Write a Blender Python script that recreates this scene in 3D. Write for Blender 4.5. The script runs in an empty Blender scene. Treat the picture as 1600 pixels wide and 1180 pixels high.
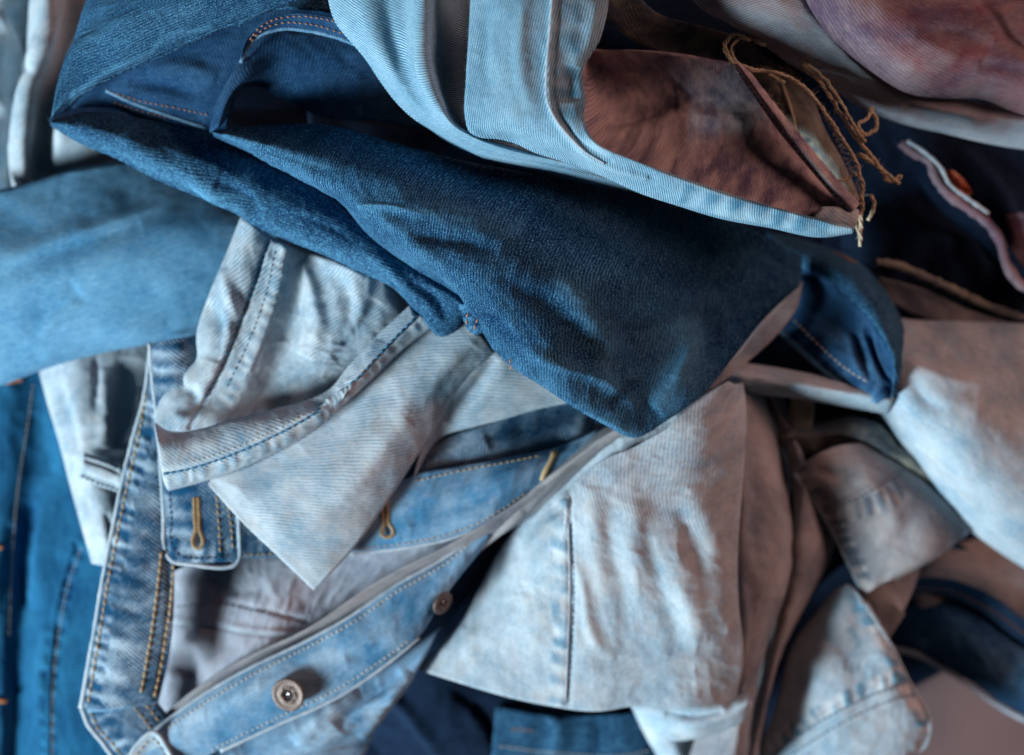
import bpy, math, random
import numpy as np
from mathutils import Vector

# ------------------------------------------------------------------ camera
S = bpy.context.scene
HC, ZF, PX = 0.90, 0.222, 0.0003          # camera height, focus height, metres per photo pixel at ZF
cam_d = bpy.data.cameras.new('camera'); cam = bpy.data.objects.new('camera', cam_d)
S.collection.objects.link(cam); S.camera = cam
cam.location = (0, 0, HC)
cam_d.sensor_width = 36
cam_d.lens = 36 * (HC - ZF) / (1600 * PX)
cam_d.clip_start, cam_d.clip_end = 0.05, 20
cam_d.dof.use_dof = True
cam_d.dof.focus_distance = HC - 0.240
cam_d.dof.aperture_fstop = 3.2
S.render.engine = 'CYCLES'
S.view_settings.view_transform = 'Standard'; S.view_settings.look = 'None'
S.view_settings.exposure = 0.0; S.view_settings.gamma = 1.0

# ------------------------------------------------------------------ light
W = bpy.data.worlds.new('World'); S.world = W; W.use_nodes = True
W.node_tree.nodes['Background'].inputs[0].default_value = (0.42, 0.36, 0.38, 1)
W.node_tree.nodes['Background'].inputs[1].default_value = 0.013

def area(name, loc, target, sx, sy, power, col):
    l = bpy.data.lights.new(name, 'AREA'); l.shape = 'RECTANGLE'; l.size = sx; l.size_y = sy
    l.energy = power; l.color = col
    o = bpy.data.objects.new(name, l); S.collection.objects.link(o)
    o.location = loc
    o.rotation_euler = (Vector(target) - Vector(loc)).to_track_quat('-Z', 'Y').to_euler()
    return o
area('window_light', (-1.65, -1.05, 1.0), (0, 0, 0.15), 0.50, 0.50, 92, (0.72, 0.89, 1.0))
area('warm_room_lamp', (1.35, 0.55, 1.05), (0.05, 0, 0.1), 0.7, 0.7, 11.0, (1.0, 0.56, 0.48))

# ------------------------------------------------------------------ helpers
def unproj(px, py, z):
    """photo pixel + height in mm -> metres"""
    px = np.asarray(px, float); py = np.asarray(py, float); z = np.asarray(z, float) * 0.001
    k = PX * (HC - z) / (HC - ZF)
    return np.stack([(px - 800) * k, (590 - py) * k, z + 0 * px], -1)

def pts(s):
    return np.array([[float(a) for a in t.split(',')] for t in s.split()])

def smooth_line(p, closed=False):
    """Catmull-Rom through the points (duplicate point = corner), dense"""
    p = np.asarray(p, float)
    if len(p) == 2: return p[0] + (p[1] - p[0]) * np.linspace(0, 1, 24)[:, None]
    out = []
    n = len(p)
    for i in range(n - 1):
        a, b = p[i], p[i + 1]
        if np.allclose(a[:2], b[:2]): continue
        pa = p[i - 1] if i > 0 else 2 * a - b
        pb = p[i + 2] if i + 2 < n else 2 * b - a
        L = np.linalg.norm(b - a)
        def tan(q0, q1, q2):
            d0 = np.linalg.norm(q1 - q0); d1 = np.linalg.norm(q2 - q1)
            if d0 < 1e-6 or d1 < 1e-6: return (b - a)
            return ((q1 - q0) / d0 * d1 + (q2 - q1) / d1 * d0) / (d0 + d1) * L
        ma, mb = tan(pa, a, b), tan(a, b, pb)
        t = np.linspace(0, 1, 16, endpoint=False)[:, None]
        out.append((2*t**3 - 3*t**2 + 1)*a + (t**3 - 2*t**2 + t)*ma + (-2*t**3 + 3*t**2)*b + (t**3 - t**2)*mb)
    out.append(p[-1:])
    return np.concatenate(out)

def arclen(p):
    return np.concatenate([[0], np.cumsum(np.linalg.norm(np.diff(p[:, :2], axis=0), axis=1))])

def at_len(p, s):
    L = arclen(p)
    return np.stack([np.interp(s, L, p[:, k]) for k in range(p.shape[1])], -1)

_lat = {}
def vnoise(x, y, seed=0):
    if seed not in _lat: _lat[seed] = np.random.RandomState(seed).rand(256, 256) * 2 - 1
    T = _lat[seed]
    xi = np.floor(x).astype(int); yi = np.floor(y).astype(int)
    fx = x - xi; fy = y - yi
    fx = fx*fx*fx*(fx*(fx*6-15)+10); fy = fy*fy*fy*(fy*(fy*6-15)+10)
    g = lambda a, b: T[a & 255, b & 255]
    return (g(xi, yi)*(1-fx)+g(xi+1, yi)*fx)*(1-fy) + (g(xi, yi+1)*(1-fx)+g(xi+1, yi+1)*fx)*fy
def fbm(x, y, seed=0, octv=3, ridge=False):
    r = 0; a = 1; tot = 0
    for k in range(octv):
        n = vnoise(x + 17.3*k, y - 9.1*k, seed + k)
        if ridge: n = 1 - 2*np.abs(n)
        r = r + a*n; tot += a; a *= 0.5; x = x*2.03; y = y*2.03
    return r / tot

def seg_dist(P, line):
    """P (N,2), line (M,2) -> distance, signed side, length along"""
    N = len(P)
    best = np.full(N, 1e9); side = np.zeros(N); along = np.zeros(N)
    L = arclen(line)
    for i in range(len(line) - 1):
        a, b = line[i, :2], line[i + 1, :2]; d = b - a; l2 = d @ d
        if l2 < 1e-9: continue
        w = P - a
        t = np.clip((w @ d) / l2, 0, 1)
        q = w - t[:, None] * d
        dd = np.hypot(q[:, 0], q[:, 1])
        m = dd < best
        best[m] = dd[m]
        side[m] = np.sign(d[0] * w[m, 1] - d[1] * w[m, 0])
        along[m] = L[i] + t[m] * math.sqrt(l2)
    return best, side, along, L[-1]

def simp(line, n=14):
    L = arclen(line)[-1]
    return at_len(line, np.linspace(0, L, max(3, min(n, int(L / 12) + 2))))

def sstep(a, b, x):
    t = np.clip((x - a) / (b - a), 0, 1); return t*t*(3-2*t)

def new_mesh(name, V, F, mat, smooth=True):
    me = bpy.data.meshes.new(name)
    V = np.asarray(V, np.float32); F = np.asarray(F, np.int32)
    me.vertices.add(len(V)); me.vertices.foreach_set('co', V.ravel())
    k = F.shape[1]
    me.loops.add(F.size); me.loops.foreach_set('vertex_index', F.ravel())
    me.polygons.add(len(F)); me.polygons.foreach_set('loop_start', np.arange(len(F), dtype=np.int32) * k)
    me.polygons.foreach_set('loop_total', np.full(len(F), k, np.int32))
    if smooth: me.polygons.foreach_set('use_smooth', np.ones(len(F), bool))
    me.update(calc_edges=True)
    me.materials.append(mat)
    return me

def link(name, me, parent=None, label=None, kind=None):
    o = bpy.data.objects.new(name, me); S.collection.objects.link(o)
    if parent is not None:
        o.parent = parent
        p = parent; off = Vector(p.location)
        while p.parent is not None: p = p.parent; off += Vector(p.location)
        if me is not None:
            n = len(me.vertices); co = np.empty(n * 3, np.float32); me.vertices.foreach_get('co', co)
            co = co.reshape(-1, 3) - np.array(off, np.float32)
            me.vertices.foreach_set('co', co.ravel()); me.update()
    if label: o['label'] = label
    if kind: o['kind'] = kind
    return o

def thing(name, label, cat, px, py, z=0, group=None):
    o = bpy.data.objects.new(name, None); S.collection.objects.link(o)
    o.location = Vector(unproj(px, py, z)); o.empty_display_size = 0.02
    o['label'] = label; o['category'] = cat
    if group: o['group'] = group
    return o

class Patch: pass

def cloth(name, parent, mat, guides, r=1.0, edge=None, step=3.0, creases=(), noise=(), pucker=(), stains_shade=(),
          thick=None, seed=1, rot=0, label=None, planar=None, gmul=1.0):
    """A closed cloth panel lofted through guide lines (photo px, height mm), r = body half thickness in mm,
    edge = (first guide, last guide, start, end) rounding radii in mm"""
    G = []
    for zz, s in guides:
        p = pts(s) if isinstance(s, str) else np.asarray(s, float)
        z = np.interp(np.linspace(0, 1, len(p)), np.linspace(0, 1, len(np.atleast_1d(zz))), np.atleast_1d(zz))
        G.append(smooth_line(np.column_stack([p, z])))
    K = len(G)
    Lav = np.mean([arclen(g)[-1] for g in G])
    NU = max(6, int(Lav / step))
    Rr = [g0 for g0 in [np.array(at_len(g, np.linspace(0, arclen(g)[-1], 41))) for g in G]]
    gap = [max(2.0, np.mean(np.linalg.norm(Rr[i+1][:, :2] - Rr[i][:, :2], axis=1))) for i in range(K - 1)]
    knots = np.concatenate([[0], np.cumsum(gap)])
    NV = max(5, int(knots[-1] * 1.15 / step))
    def samp(L, n):
        s = np.linspace(0, L, n); h = s[1]
        ex = np.array([0.06, 0.22, 0.5]) * h
        return np.unique(np.concatenate([s, ex, L - ex]))
    us = samp(1.0, NU); vs = samp(knots[-1], NV)
    C = np.stack([at_len(g, us * arclen(g)[-1]) for g in G])         # K, U, 3
    # nonuniform cubic hermite across guides
    T = np.zeros_like(C)
    for i in range(K):
        if K == 2: T[i] = (C[1] - C[0]) / gap[0]; continue
        if i == 0: T[i] = (C[1] - C[0]) / gap[0]
        elif i == K - 1: T[i] = (C[-1] - C[-2]) / gap[-1]
        else:
            d0 = (C[i] - C[i-1]) / gap[i-1]; d1 = (C[i+1] - C[i]) / gap[i]
            T[i] = (d0 * gap[i] + d1 * gap[i-1]) / (gap[i] + gap[i-1])
    if K > 2:
        T[0] = 1.5*(C[1]-C[0])/gap[0] - 0.5*T[1]; T[-1] = 1.5*(C[-1]-C[-2])/gap[-1] - 0.5*T[-2]
    idx = np.clip(np.searchsorted(knots, vs, 'right') - 1, 0, K - 2)
    t = (vs - knots[idx]) / np.array(gap)[idx]
    t_ = t[:, None, None]; g_ = np.array(gap)[idx][:, None, None]
    Q = ((2*t_**3-3*t_**2+1)*C[idx] + (t_**3-2*t_**2+t_)*g_*T[idx] + (-2*t_**3+3*t_**2)*C[idx+1] + (t_**3-t_**2)*g_*T[idx+1])
    PXY = Q[..., :2]                                   # V,U,2 pixel positions
    X = unproj(Q[..., 0], Q[..., 1], Q[..., 2])        # base surface
    nv, nu = X.shape[:2]
    # fabric coordinates (mm)
    dv = np.linalg.norm(np.diff(X, axis=0), axis=2); cv = np.concatenate([np.zeros((1, nu)), np.cumsum(dv, 0)]) * 1000
    cv = cv - cv[nv // 2][None]
    du = np.linalg.norm(np.diff(X, axis=1), axis=2); cu = np.concatenate([np.zeros((nv, 1)), np.cumsum(du, 1)], 1) * 1000
    cum = np.broadcast_to(cu.mean(0)[None], cu.shape)
    fab = np.stack([cum, cv], -1)
    if planar: fab = np.stack([-X[..., 1] + planar[1]*X[..., 2], X[..., 0] + planar[0]*X[..., 2]], -1) * 1000
    # edge distances (mm, horizontal)
    H = X[..., :2] * 1000
    dvv = np.linalg.norm(np.diff(H, axis=0), axis=2); duu = np.linalg.norm(np.diff(H, axis=1), axis=2)
    e0 = np.concatenate([np.zeros((1, nu)), np.cumsum(dvv, 0)]); e1 = e0[-1:] - e0
    e2 = np.concatenate([np.zeros((nv, 1)), np.cumsum(duu, 1)], 1); e3 = e2[:, -1:] - e2
    if edge is None: edge = (r, r, r, r)
    h = np.full(X.shape[:2], float(r))
    for d, ri in zip((e0, e1, e2, e3), edge):
        x = np.clip(d / max(ri, 1e-3), 0, 1)
        hi = ri * np.sqrt(np.clip(1 - (1 - x)**2, 0, 1))
        if ri < r: hi = hi + (r - ri) * sstep(0, 5*r, d)
        h = np.minimum(h, hi)
    dmin = np.minimum(np.minimum(e0, e1), np.minimum(e2, e3))
    # displacement
    P2 = PXY.reshape(-1, 2)
    disp = np.zeros(len(P2)); dye = np.zeros(len(P2))
    rs = seed * 7
    fu = fab[..., 0].ravel() + seed*31.7; fv = fab[..., 1].ravel() + seed*13.1
    for nz in noise:
        amp, su, sv = nz[:3]; ridge = len(nz) > 3 and nz[3]
        ang = nz[4] if len(nz) > 4 else 0
        a_, b_ = fu*math.cos(ang)+fv*math.sin(ang), -fu*math.sin(ang)+fv*math.cos(ang)
        wob = vnoise(a_/su/2, b_/sv/3, rs+91) * 0.6
        disp += amp * fbm(a_/su + wob, b_/sv + wob, rs, 3, ridge); rs += 5
    for cr in creases:
        amp, wl, wr = cr[0], cr[1], cr[2]; line = smooth_line(pts(cr[3])); line = simp(line, 22)
        d, sd, al, L = seg_dist(P2, line)
        w = np.where(sd > 0, wr, wl)
        taper = np.sqrt(np.clip(np.minimum(al, L - al) / (0.35 * L), 0, 1)) if (len(cr) < 5 or cr[4]) else 1.0
        c = amp * np.exp(-(d / w)**2) * taper
        disp += c
        dye += 0.05 * np.clip(c, -2, 2)
    for pk in pucker:
        # (x0..width px, period px, dye, disp, line)
        wd, per, ad, ah, s = pk[:5]; line = simp(smooth_line(pts(s)), 40)
        d, sd, al, L = seg_dist(P2, line)
        win = np.where(sd > 0, 1 - sstep(wd*0.75, wd, d), 1 - sstep(0, 2.5, d)) * ((al > 0.5) & (al < L - 0.5))
        ph = al / per + 0.35*vnoise(al/per*0.7, al*0, rs+3) + d/wd*0.25
        nn = fbm(ph*1.0, d/wd*0.9, rs + 11, 2) * 1.0
        pat = np.clip(0.55*np.sin(2*np.pi*ph) + 1.1*nn, -1, 1)
        dye += ad * win * pat
        disp += 0.6 * ah * win * pat
    for st in stains_shade:
        amt, wx, s = st; line = simp(smooth_line(pts(s)), 20)
        d, sd, al, L = seg_dist(P2, line)
        dye += amt * np.exp(-(d/wx)**2) * (0.75 + 0.6*fbm(P2[:, 0]/14, P2[:, 1]/14, 5, 2))
    disp = disp.reshape(nv, nu) * sstep(0, 2.2, dmin) * gmul
    dye = dye.reshape(nv, nu)
    # normals of the base
    gu = np.gradient(X, axis=1); gv = np.gradient(X, axis=0)
    Nn = np.cross(gu, gv); ln = np.linalg.norm(Nn, axis=2, keepdims=True); Nn = Nn / np.maximum(ln, 1e-12)
    up = np.sign(np.nanmean(Nn[..., 2])) or 1; Nn = Nn * up
    Nn[..., 2] = np.abs(Nn[..., 2])
    top = X.copy(); top[..., 2] += (h - r) * 0.001
    top += Nn * disp[..., None] * 0.001
    bot = X.copy(); bot[..., 2] -= (r + h) * 0.001
    bot[..., 2] = np.minimum(bot[..., 2], top[..., 2] - np.minimum(h, 0.8) * 0.0012)
    # indices
    I = np.arange(nv * nu).reshape(nv, nu)
    J = I.copy(); inner = np.zeros((nv, nu), bool); inner[1:-1, 1:-1] = True
    J[inner] = nv * nu + np.arange(inner.sum())
    V = np.concatenate([top.reshape(-1, 3), bot[inner]])
    def quads(A):
        q = np.stack([A[:-1, :-1], A[:-1, 1:], A[1:, 1:], A[1:, :-1]], -1).reshape(-1, 4); return q
    q1, q2 = quads(I), quads(J)
    if up < 0: q1 = q1[:, ::-1]
    else: q2 = q2[:, ::-1]
    me = new_mesh(name, V, np.concatenate([q1, q2]), mat)
    ff = fab.reshape(-1, 2)
    if rot: c, s_ = math.cos(rot), math.sin(rot); ff = ff @ np.array([[c, s_], [-s_, c]])
    ff = np.concatenate([ff, ff[inner.ravel()]])
    off = np.array([seed * 37.0, seed * 91.0])
    f3 = np.column_stack([ff + off, np.full(len(ff), seed * 3.0)]).astype(np.float32)
    a = me.attributes.new('fab', 'FLOAT_VECTOR', 'POINT'); a.data.foreach_set('vector', f3.ravel())
    dd = np.concatenate([dye.ravel(), dye[inner]]).astype(np.float32)
    a = me.attributes.new('dye', 'FLOAT', 'POINT'); a.data.foreach_set('value', dd)
    o = link(name, me, parent, label)
    p = Patch(); p.obj = o; p.top = top.reshape(-1, 3); p.n = Nn.reshape(-1, 3)
    # where the surface vertices appear, for sewing things on
    tz = p.top[:, 2]; k = PX * (HC - tz) / (HC - ZF)
    p.px = np.column_stack([p.top[:, 0] / k + 800, 590 - p.top[:, 1] / k])
    return p

def on(p, q, lift=0.0):
    """point of patch p under photo px q"""
    q = np.atleast_2d(q)[:, :2]; out = []; nn = []
    for a in q:
        d = (p.px[:, 0] - a[0])**2 + (p.px[:, 1] - a[1])**2
        i = np.argpartition(d, 4)[:4]; w = 1 / (d[i] + 0.5); w /= w.sum()
        z = (p.top[i, 2] * w).sum(); n = (p.n[i] * w[:, None]).sum(0); n /= np.linalg.norm(n)
        out.append(unproj(a[0], a[1], z * 1000) + n * lift * 0.001); nn.append(n)
    return np.array(out), np.array(nn)

def tube_data(P, rad, sides=8, flat=1.0, ups=None, twist=0.0, per=0.004):
    P = np.asarray(P); n = len(P)
    T = np.gradient(P, axis=0); T /= np.maximum(np.linalg.norm(T, axis=1, keepdims=True), 1e-9)
    U = np.tile([0, 0, 1.0], (n, 1)) if ups is None else ups
    B = np.cross(T, U); B /= np.maximum(np.linalg.norm(B, axis=1, keepdims=True), 1e-9)
    N = np.cross(B, T)
    rad = np.broadcast_to(rad, (n,)).astype(float)
    a = np.arange(sides) / sides * 2 * np.pi
    L = np.concatenate([[0], np.cumsum(np.linalg.norm(np.diff(P, axis=0), axis=1))])
    rr = rad[:, None] * (1 + twist * np.cos(2 * (a[None] + 2 * np.pi * L[:, None] / per)))
    V = P[:, None] + rr[..., None] * (np.cos(a)[None, :, None] * B[:, None] + flat * np.sin(a)[None, :, None] * N[:, None])
    V = V.reshape(-1, 3)
    i = np.arange(n - 1)[:, None] * sides; j = np.arange(sides)[None]; j2 = (j + 1) % sides
    F = np.stack([i + j, i + j2, i + sides + j2, i + sides + j], -1).reshape(-1, 4)
    c = len(V); V = np.concatenate([V, P[:1], P[-1:]])
    capA = np.stack([np.full(sides, c), (np.arange(sides)+1) % sides, np.arange(sides), np.full(sides, c)], -1)[:, :3]
    e = (n - 1) * sides
    capB = np.stack([np.full(sides, c+1), e + np.arange(sides), e + (np.arange(sides)+1) % sides], -1)
    return V, F, np.concatenate([capA, capB])

def mesh_mixed(name, parts, mat):
    me = bpy.data.meshes.new(name); V = []; F = []; k = 0
    for v, q, t in parts:
        V.append(v); F += [tuple(int(x) + k for x in f) for f in q] + [tuple(int(x) + k for x in f) for f in t]; k += len(v)
    me.from_pydata([tuple(map(float, p)) for p in np.concatenate(V)], [], F)
    me.polygons.foreach_set('use_smooth', np.ones(len(me.polygons), bool)); me.update(); me.materials.append(mat)
    return me

def stitches(p, line, mat, parent, name='stitching', length=7, gap=2.5, rad=0.32, jit=0.6, seed=0, sag=0.2, single=False):
    rnd = random.Random(seed + 5)
    L = smooth_line(pts(line)); tot = arclen(L)[-1]; s = 0; parts = []
    while s + length < tot:
        q = at_len(L, np.linspace(s, s + length, 5)) + np.array([rnd.uniform(-jit, jit), rnd.uniform(-jit, jit)]) * 0.5
        P, n = on(p, q, rad * 0.55)
        prof = np.array([-0.9, 0.15, 0.35, 0.15, -0.9])
        P = P + n * (prof * rad * 0.001)[:, None]
        parts.append(tube_data(P, np.array([0.5, 0.95, 1, 0.95, 0.5]) * rad * 0.001, 6, 0.8, n))
        s += length + gap * rnd.uniform(0.7, 1.3)
    if not parts: return
    if single:
        for v, q, t in parts: link('stitch', mesh_mixed('stitch', [(v, q, t)], mat), parent)
        return
    return link(name, mesh_mixed(name, parts, mat), parent, kind='stuff')

def bead(p, line, mat, parent, name, rad=0.9, lift=0.0, flat=0.7, wob=0.12, step=5, zs=None):
    L = smooth_line(pts(line)); tot = arclen(L)[-1]
    q = at_len(L, np.linspace(0, tot, max(4, int(tot / step))))
    if p is None:
        z = np.interp(np.linspace(0, 1, len(q)), np.linspace(0, 1, len(zs)), zs); P = unproj(q[:, 0], q[:, 1], z); n = np.tile([0, 0, 1.0], (len(q), 1))
    else: P, n = on(p, q, lift)
    # smooth the heights
    for _ in range(3): P[1:-1, 2] = (P[:-2, 2] + P[1:-1, 2]*2 + P[2:, 2]) / 4
    i = np.arange(len(q))
    rr = rad * 0.001 * (1 + wob * vnoise(i * 0.6, i * 0.0 + rad, 3) + wob * 0.6 * vnoise(i * 1.7, i * 0.0, 8))
    v, f, t = tube_data(P, rr, 10, flat, n)
    me = mesh_mixed(name, [(v, f, t)], mat)
    a = me.attributes.new('fab', 'FLOAT_VECTOR', 'POINT')
    ss = np.repeat(i * step * 0.3, 10); aa = np.tile(np.arange(10) * rad * 0.6, len(q))
    fb = np.column_stack([np.append(ss, [0, 0]), np.append(aa, [0, 0]), np.full(len(ss) + 2, 1.0)]).astype(np.float32)
    a.data.foreach_set('vector', fb.ravel())
    return link(name, me, parent)

# ------------------------------------------------------------------ materials
def nodes(m):
    m.use_nodes = True; nt = m.node_tree; nt.nodes.clear(); return nt
def denim(name, warp, weft, bias=0.45, line=0.35, period=1.5, grain=0.35, speck=0.25, macro=0.25, ang=62,
          tint=None, tintamt=0.0, bump=0.25, macro_scale=0.03, rough=0.92, hue2=None, sheen=0.04):
    """twill weave seen in the fabric's own coordinates (mm)"""
    m = bpy.data.materials.new(name); nt = nodes(m); N = nt.nodes; Lk = nt.links.new
    out = N.new('ShaderNodeOutputMaterial'); bs = N.new('ShaderNodeBsdfPrincipled'); Lk(bs.outputs[0], out.inputs[0])
    bs.inputs['Roughness'].default_value = rough
    bs.inputs['Specular IOR Level'].default_value = 0.08
    bs.inputs['Sheen Weight'].default_value = sheen; bs.inputs['Sheen Roughness'].default_value = 0.5
    at = N.new('ShaderNodeAttribute'); at.attribute_name = 'fab'
    dy = N.new('ShaderNodeAttribute'); dy.attribute_name = 'dye'
    def math_(op, a, b=None, c=None):
        n = N.new('ShaderNodeMath'); n.operation = op
        for i, x in enumerate((a, b, c)):
            if x is None: continue
            if isinstance(x, (int, float)): n.inputs[i].default_value = x
            else: Lk(x, n.inputs[i])
        return n.outputs[0]
    def noise(scale, vec, detail=2, rough=0.55):
        n = N.new('ShaderNodeTexNoise'); n.inputs['Scale'].default_value = scale; n.inputs['Detail'].default_value = detail
        n.inputs['Roughness'].default_value = rough; Lk(vec, n.inputs['Vector']); return n
    def mapping(sx, sy, rz=0.0, loc=(0, 0, 0), src=None):
        n = N.new('ShaderNodeMapping'); n.inputs['Scale'].default_value = (sx, sy, 1); n.inputs['Rotation'].default_value = (0, 0, rz)
        n.inputs['Location'].default_value = loc
        Lk(src or at.outputs['Vector'], n.inputs['Vector']); return n.outputs[0]
    a = math.radians(ang)
    sep = N.new('ShaderNodeSeparateXYZ'); Lk(at.outputs['Vector'], sep.inputs[0])
    wob = noise(0.06, at.outputs['Vector'], 2)
    wob2 = noise(1.3, at.outputs['Vector'], 1)
    ph = math_('ADD', math_('MULTIPLY', sep.outputs[0], math.cos(a) / period), math_('MULTIPLY', sep.outputs[1], math.sin(a) / period))
    ph = math_('ADD', ph, math_('MULTIPLY', wob.outputs[0], 1.3))
    ph = math_('ADD', ph, math_('MULTIPLY', wob2.outputs[0], 0.30))
    ln = math_('SINE', math_('MULTIPLY', ph, 2 * math.pi))
    # strength of the twill varies over the cloth
    lv = noise(0.06, mapping(1, 1, 0.4, (7, 3, 0)), 2)
    lstr = math_('MULTIPLY', math_('SUBTRACT', math_('MULTIPLY', lv.outputs[0], 2.0), 0.25), line)
    lb = noise(0.9, mapping(1, 1, 0.7, (2, 9, 0)), 2)
    lstr = math_('MULTIPLY', math_('MAXIMUM', lstr, 0.0), math_('MULTIPLY', lb.outputs[0], 2.0))
    g1 = noise(1.0, mapping(0.35, 2.6, a - math.pi/2 + 0.55), 2, 0.6)        # slubby warp yarns
    g2 = noise(1.8, mapping(1.0, 1.0, 0.3), 2, 0.7)                          # weft peeping through
    g3 = noise(0.28, mapping(0.5, 1.6, 0.2), 3, 0.6)
    mc = noise(macro_scale, mapping(1, 1, 0.9, (3, 5, 0)), 4, 0.62)
    def c(n, k): return math_('MULTIPLY', math_('SUBTRACT', n.outputs[0], 0.5), k)
    x = math_('ADD', math_('MULTIPLY', ln, lstr), bias)
    x = math_('ADD', x, c(g1, grain * 2.2))
    sp = math_('MULTIPLY', math_('MAXIMUM', math_('SUBTRACT', g2.outputs[0], 0.54), 0.0), speck * 6.0)
    x = math_('ADD', x, sp); x = math_('ADD', x, c(g3, grain * 1.2)); x = math_('ADD', x, c(mc, macro * 2.4))
    x = math_('ADD', x, dy.outputs['Fac'])
    cl = N.new('ShaderNodeClamp'); Lk(x, cl.inputs[0])
    mx = N.new('ShaderNodeMix'); mx.data_type = 'RGBA'; Lk(cl.outputs[0], mx.inputs[0])
    mx.inputs[6].default_value = (*warp, 1); mx.inputs[7].default_value = (*weft, 1)
    col = mx.outputs[2]
    if hue2:
        tn = noise(macro_scale * 1.4, mapping(1, 1, 0.2, (31, 8, 0)), 3, 0.6)
        rp = N.new('ShaderNodeMapRange'); rp.inputs[1].default_value = 0.48; rp.inputs[2].default_value = 0.68; Lk(tn.outputs[0], rp.inputs[0])
        m2 = N.new('ShaderNodeMix'); m2.data_type = 'RGBA'; m2.blend_type = 'MULTIPLY'
        Lk(math_('MULTIPLY', rp.outputs[0], tintamt or 0.5), m2.inputs[0]); Lk(col, m2.inputs[6]); m2.inputs[7].default_value = (*hue2, 1)
        col = m2.outputs[2]
    Lk(col, bs.inputs['Base Color'])
    hgt = math_('ADD', math_('MULTIPLY', ln, 0.5), math_('ADD', c(g1, 1.2), c(g2, 1.3)))
    hgt = math_('ADD', hgt, c(g3, 2.0))
    b = N.new('ShaderNodeBump'); b.inputs['Strength'].default_value = bump; b.inputs['Distance'].default_value = 0.00035
    Lk(hgt, b.inputs['Height']); Lk(b.outputs[0], bs.inputs['Normal'])
    return m

def plain(name, col, rough=0.7, metal=0.0, var=0.25, scale=400, bump=0.1):
    m = bpy.data.materials.new(name); nt = nodes(m); N = nt.nodes; Lk = nt.links.new
    out = N.new('ShaderNodeOutputMaterial'); bs = N.new('ShaderNodeBsdfPrincipled'); Lk(bs.outputs[0], out.inputs[0])
    bs.inputs['Roughness'].default_value = rough; bs.inputs['Metallic'].default_value = metal
    tc = N.new('ShaderNodeTexCoord'); n = N.new('ShaderNodeTexNoise'); n.inputs['Scale'].default_value = scale; n.inputs['Detail'].default_value = 4
    Lk(tc.outputs['Object'], n.inputs['Vector'])
    mx = N.new('ShaderNodeMix'); mx.data_type = 'RGBA'; Lk(n.outputs[0], mx.inputs[0])
    mx.inputs[6].default_value = (*[c * (1 - var) for c in col], 1); mx.inputs[7].default_value = (*[min(1, c * (1 + var)) for c in col], 1)
    Lk(mx.outputs[2], bs.inputs['Base Color'])
    b = N.new('ShaderNodeBump'); b.inputs['Strength'].default_value = bump; b.inputs['Distance'].default_value = 0.0004
    Lk(n.outputs[0], b.inputs['Height']); Lk(b.outputs[0], bs.inputs['Normal'])
    return m
# ------------------------------------------------------------------ cloth materials
M = {}
M['light'] = denim('light blue twill', (0.03, 0.16, 0.27), (0.44, 0.61, 0.69), bias=0.4, line=0.5, period=1.08, grain=0.24, speck=0.18, macro=0.3, ang=75)
M['pale'] = denim('pale bleached twill', (0.15, 0.28, 0.38), (0.62, 0.65, 0.66), bias=0.52, line=0.42, period=1.7, grain=0.5, speck=0.55, macro=0.6, ang=75, hue2=(0.9, 0.78, 0.7), tintamt=0.6, macro_scale=0.05)
M['paleleg'] = denim('pale acid washed twill', (0.15, 0.28, 0.38), (0.62, 0.65, 0.66), bias=0.54, line=0.16, period=1.7, grain=0.5, speck=0.6, macro=0.55, ang=60, hue2=(0.9, 0.77, 0.7), tintamt=0.6, macro_scale=0.045)
M['indigo'] = denim('dark indigo twill', (0.003, 0.028, 0.078), (0.16, 0.43, 0.64), bias=0.05, line=0.16, period=1.35, grain=0.30, speck=1.15, macro=0.14, ang=80, bump=0.4, sheen=0.01)
M['indigoin'] = denim('dark indigo lining twill', (0.005, 0.035, 0.095), (0.1, 0.23, 0.38), bias=0.12, line=0.08, period=1.4, grain=0.3, speck=0.4, macro=0.2, ang=50, sheen=0.01)
M['mid'] = denim('mid blue twill', (0.011, 0.148, 0.305), (0.26, 0.485, 0.635), bias=0.42, line=0.14, period=1.5, grain=0.45, speck=0.25, macro=0.35, ang=70)
M['vivid'] = denim('saturated blue twill', (0.002, 0.045, 0.125), (0.03, 0.20, 0.36), bias=0.42, line=0.10, period=1.6, grain=0.4, speck=0.2, macro=0.55, ang=70)
M['jacket'] = denim('worn mid blue twill', (0.006, 0.06, 0.13), (0.56, 0.68, 0.76), bias=0.13, line=0.34, period=1.6, grain=0.42, speck=0.25, macro=0.6, ang=10, macro_scale=0.05)
M['placket'] = denim('faded blue twill', (0.05, 0.20, 0.36), (0.46, 0.60, 0.70), bias=0.34, line=0.16, period=1.6, grain=0.35, speck=0.25, macro=0.65, ang=80, macro_scale=0.05)
M['lining'] = denim('grey reverse side of denim', (0.22, 0.27, 0.34), (0.52, 0.51, 0.55), bias=0.52, line=0.08, period=1.6, grain=0.5, speck=0.2, macro=0.5, ang=70)
M['white'] = denim('white blue washed twill', (0.15, 0.31, 0.42), (0.62, 0.66, 0.68), bias=0.54, line=0.08, period=1.7, grain=0.48, speck=0.6, macro=0.6, ang=70, macro_scale=0.05, hue2=(0.92, 0.78, 0.72), tintamt=0.5)
M['rose'] = denim('washed grey rose twill', (0.12, 0.08, 0.12), (0.42, 0.31, 0.31), bias=0.4, line=0.1, period=1.6, grain=0.45, speck=0.15, macro=0.9, ang=86, hue2=(0.95, 0.42, 0.48), tintamt=0.7)
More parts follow.
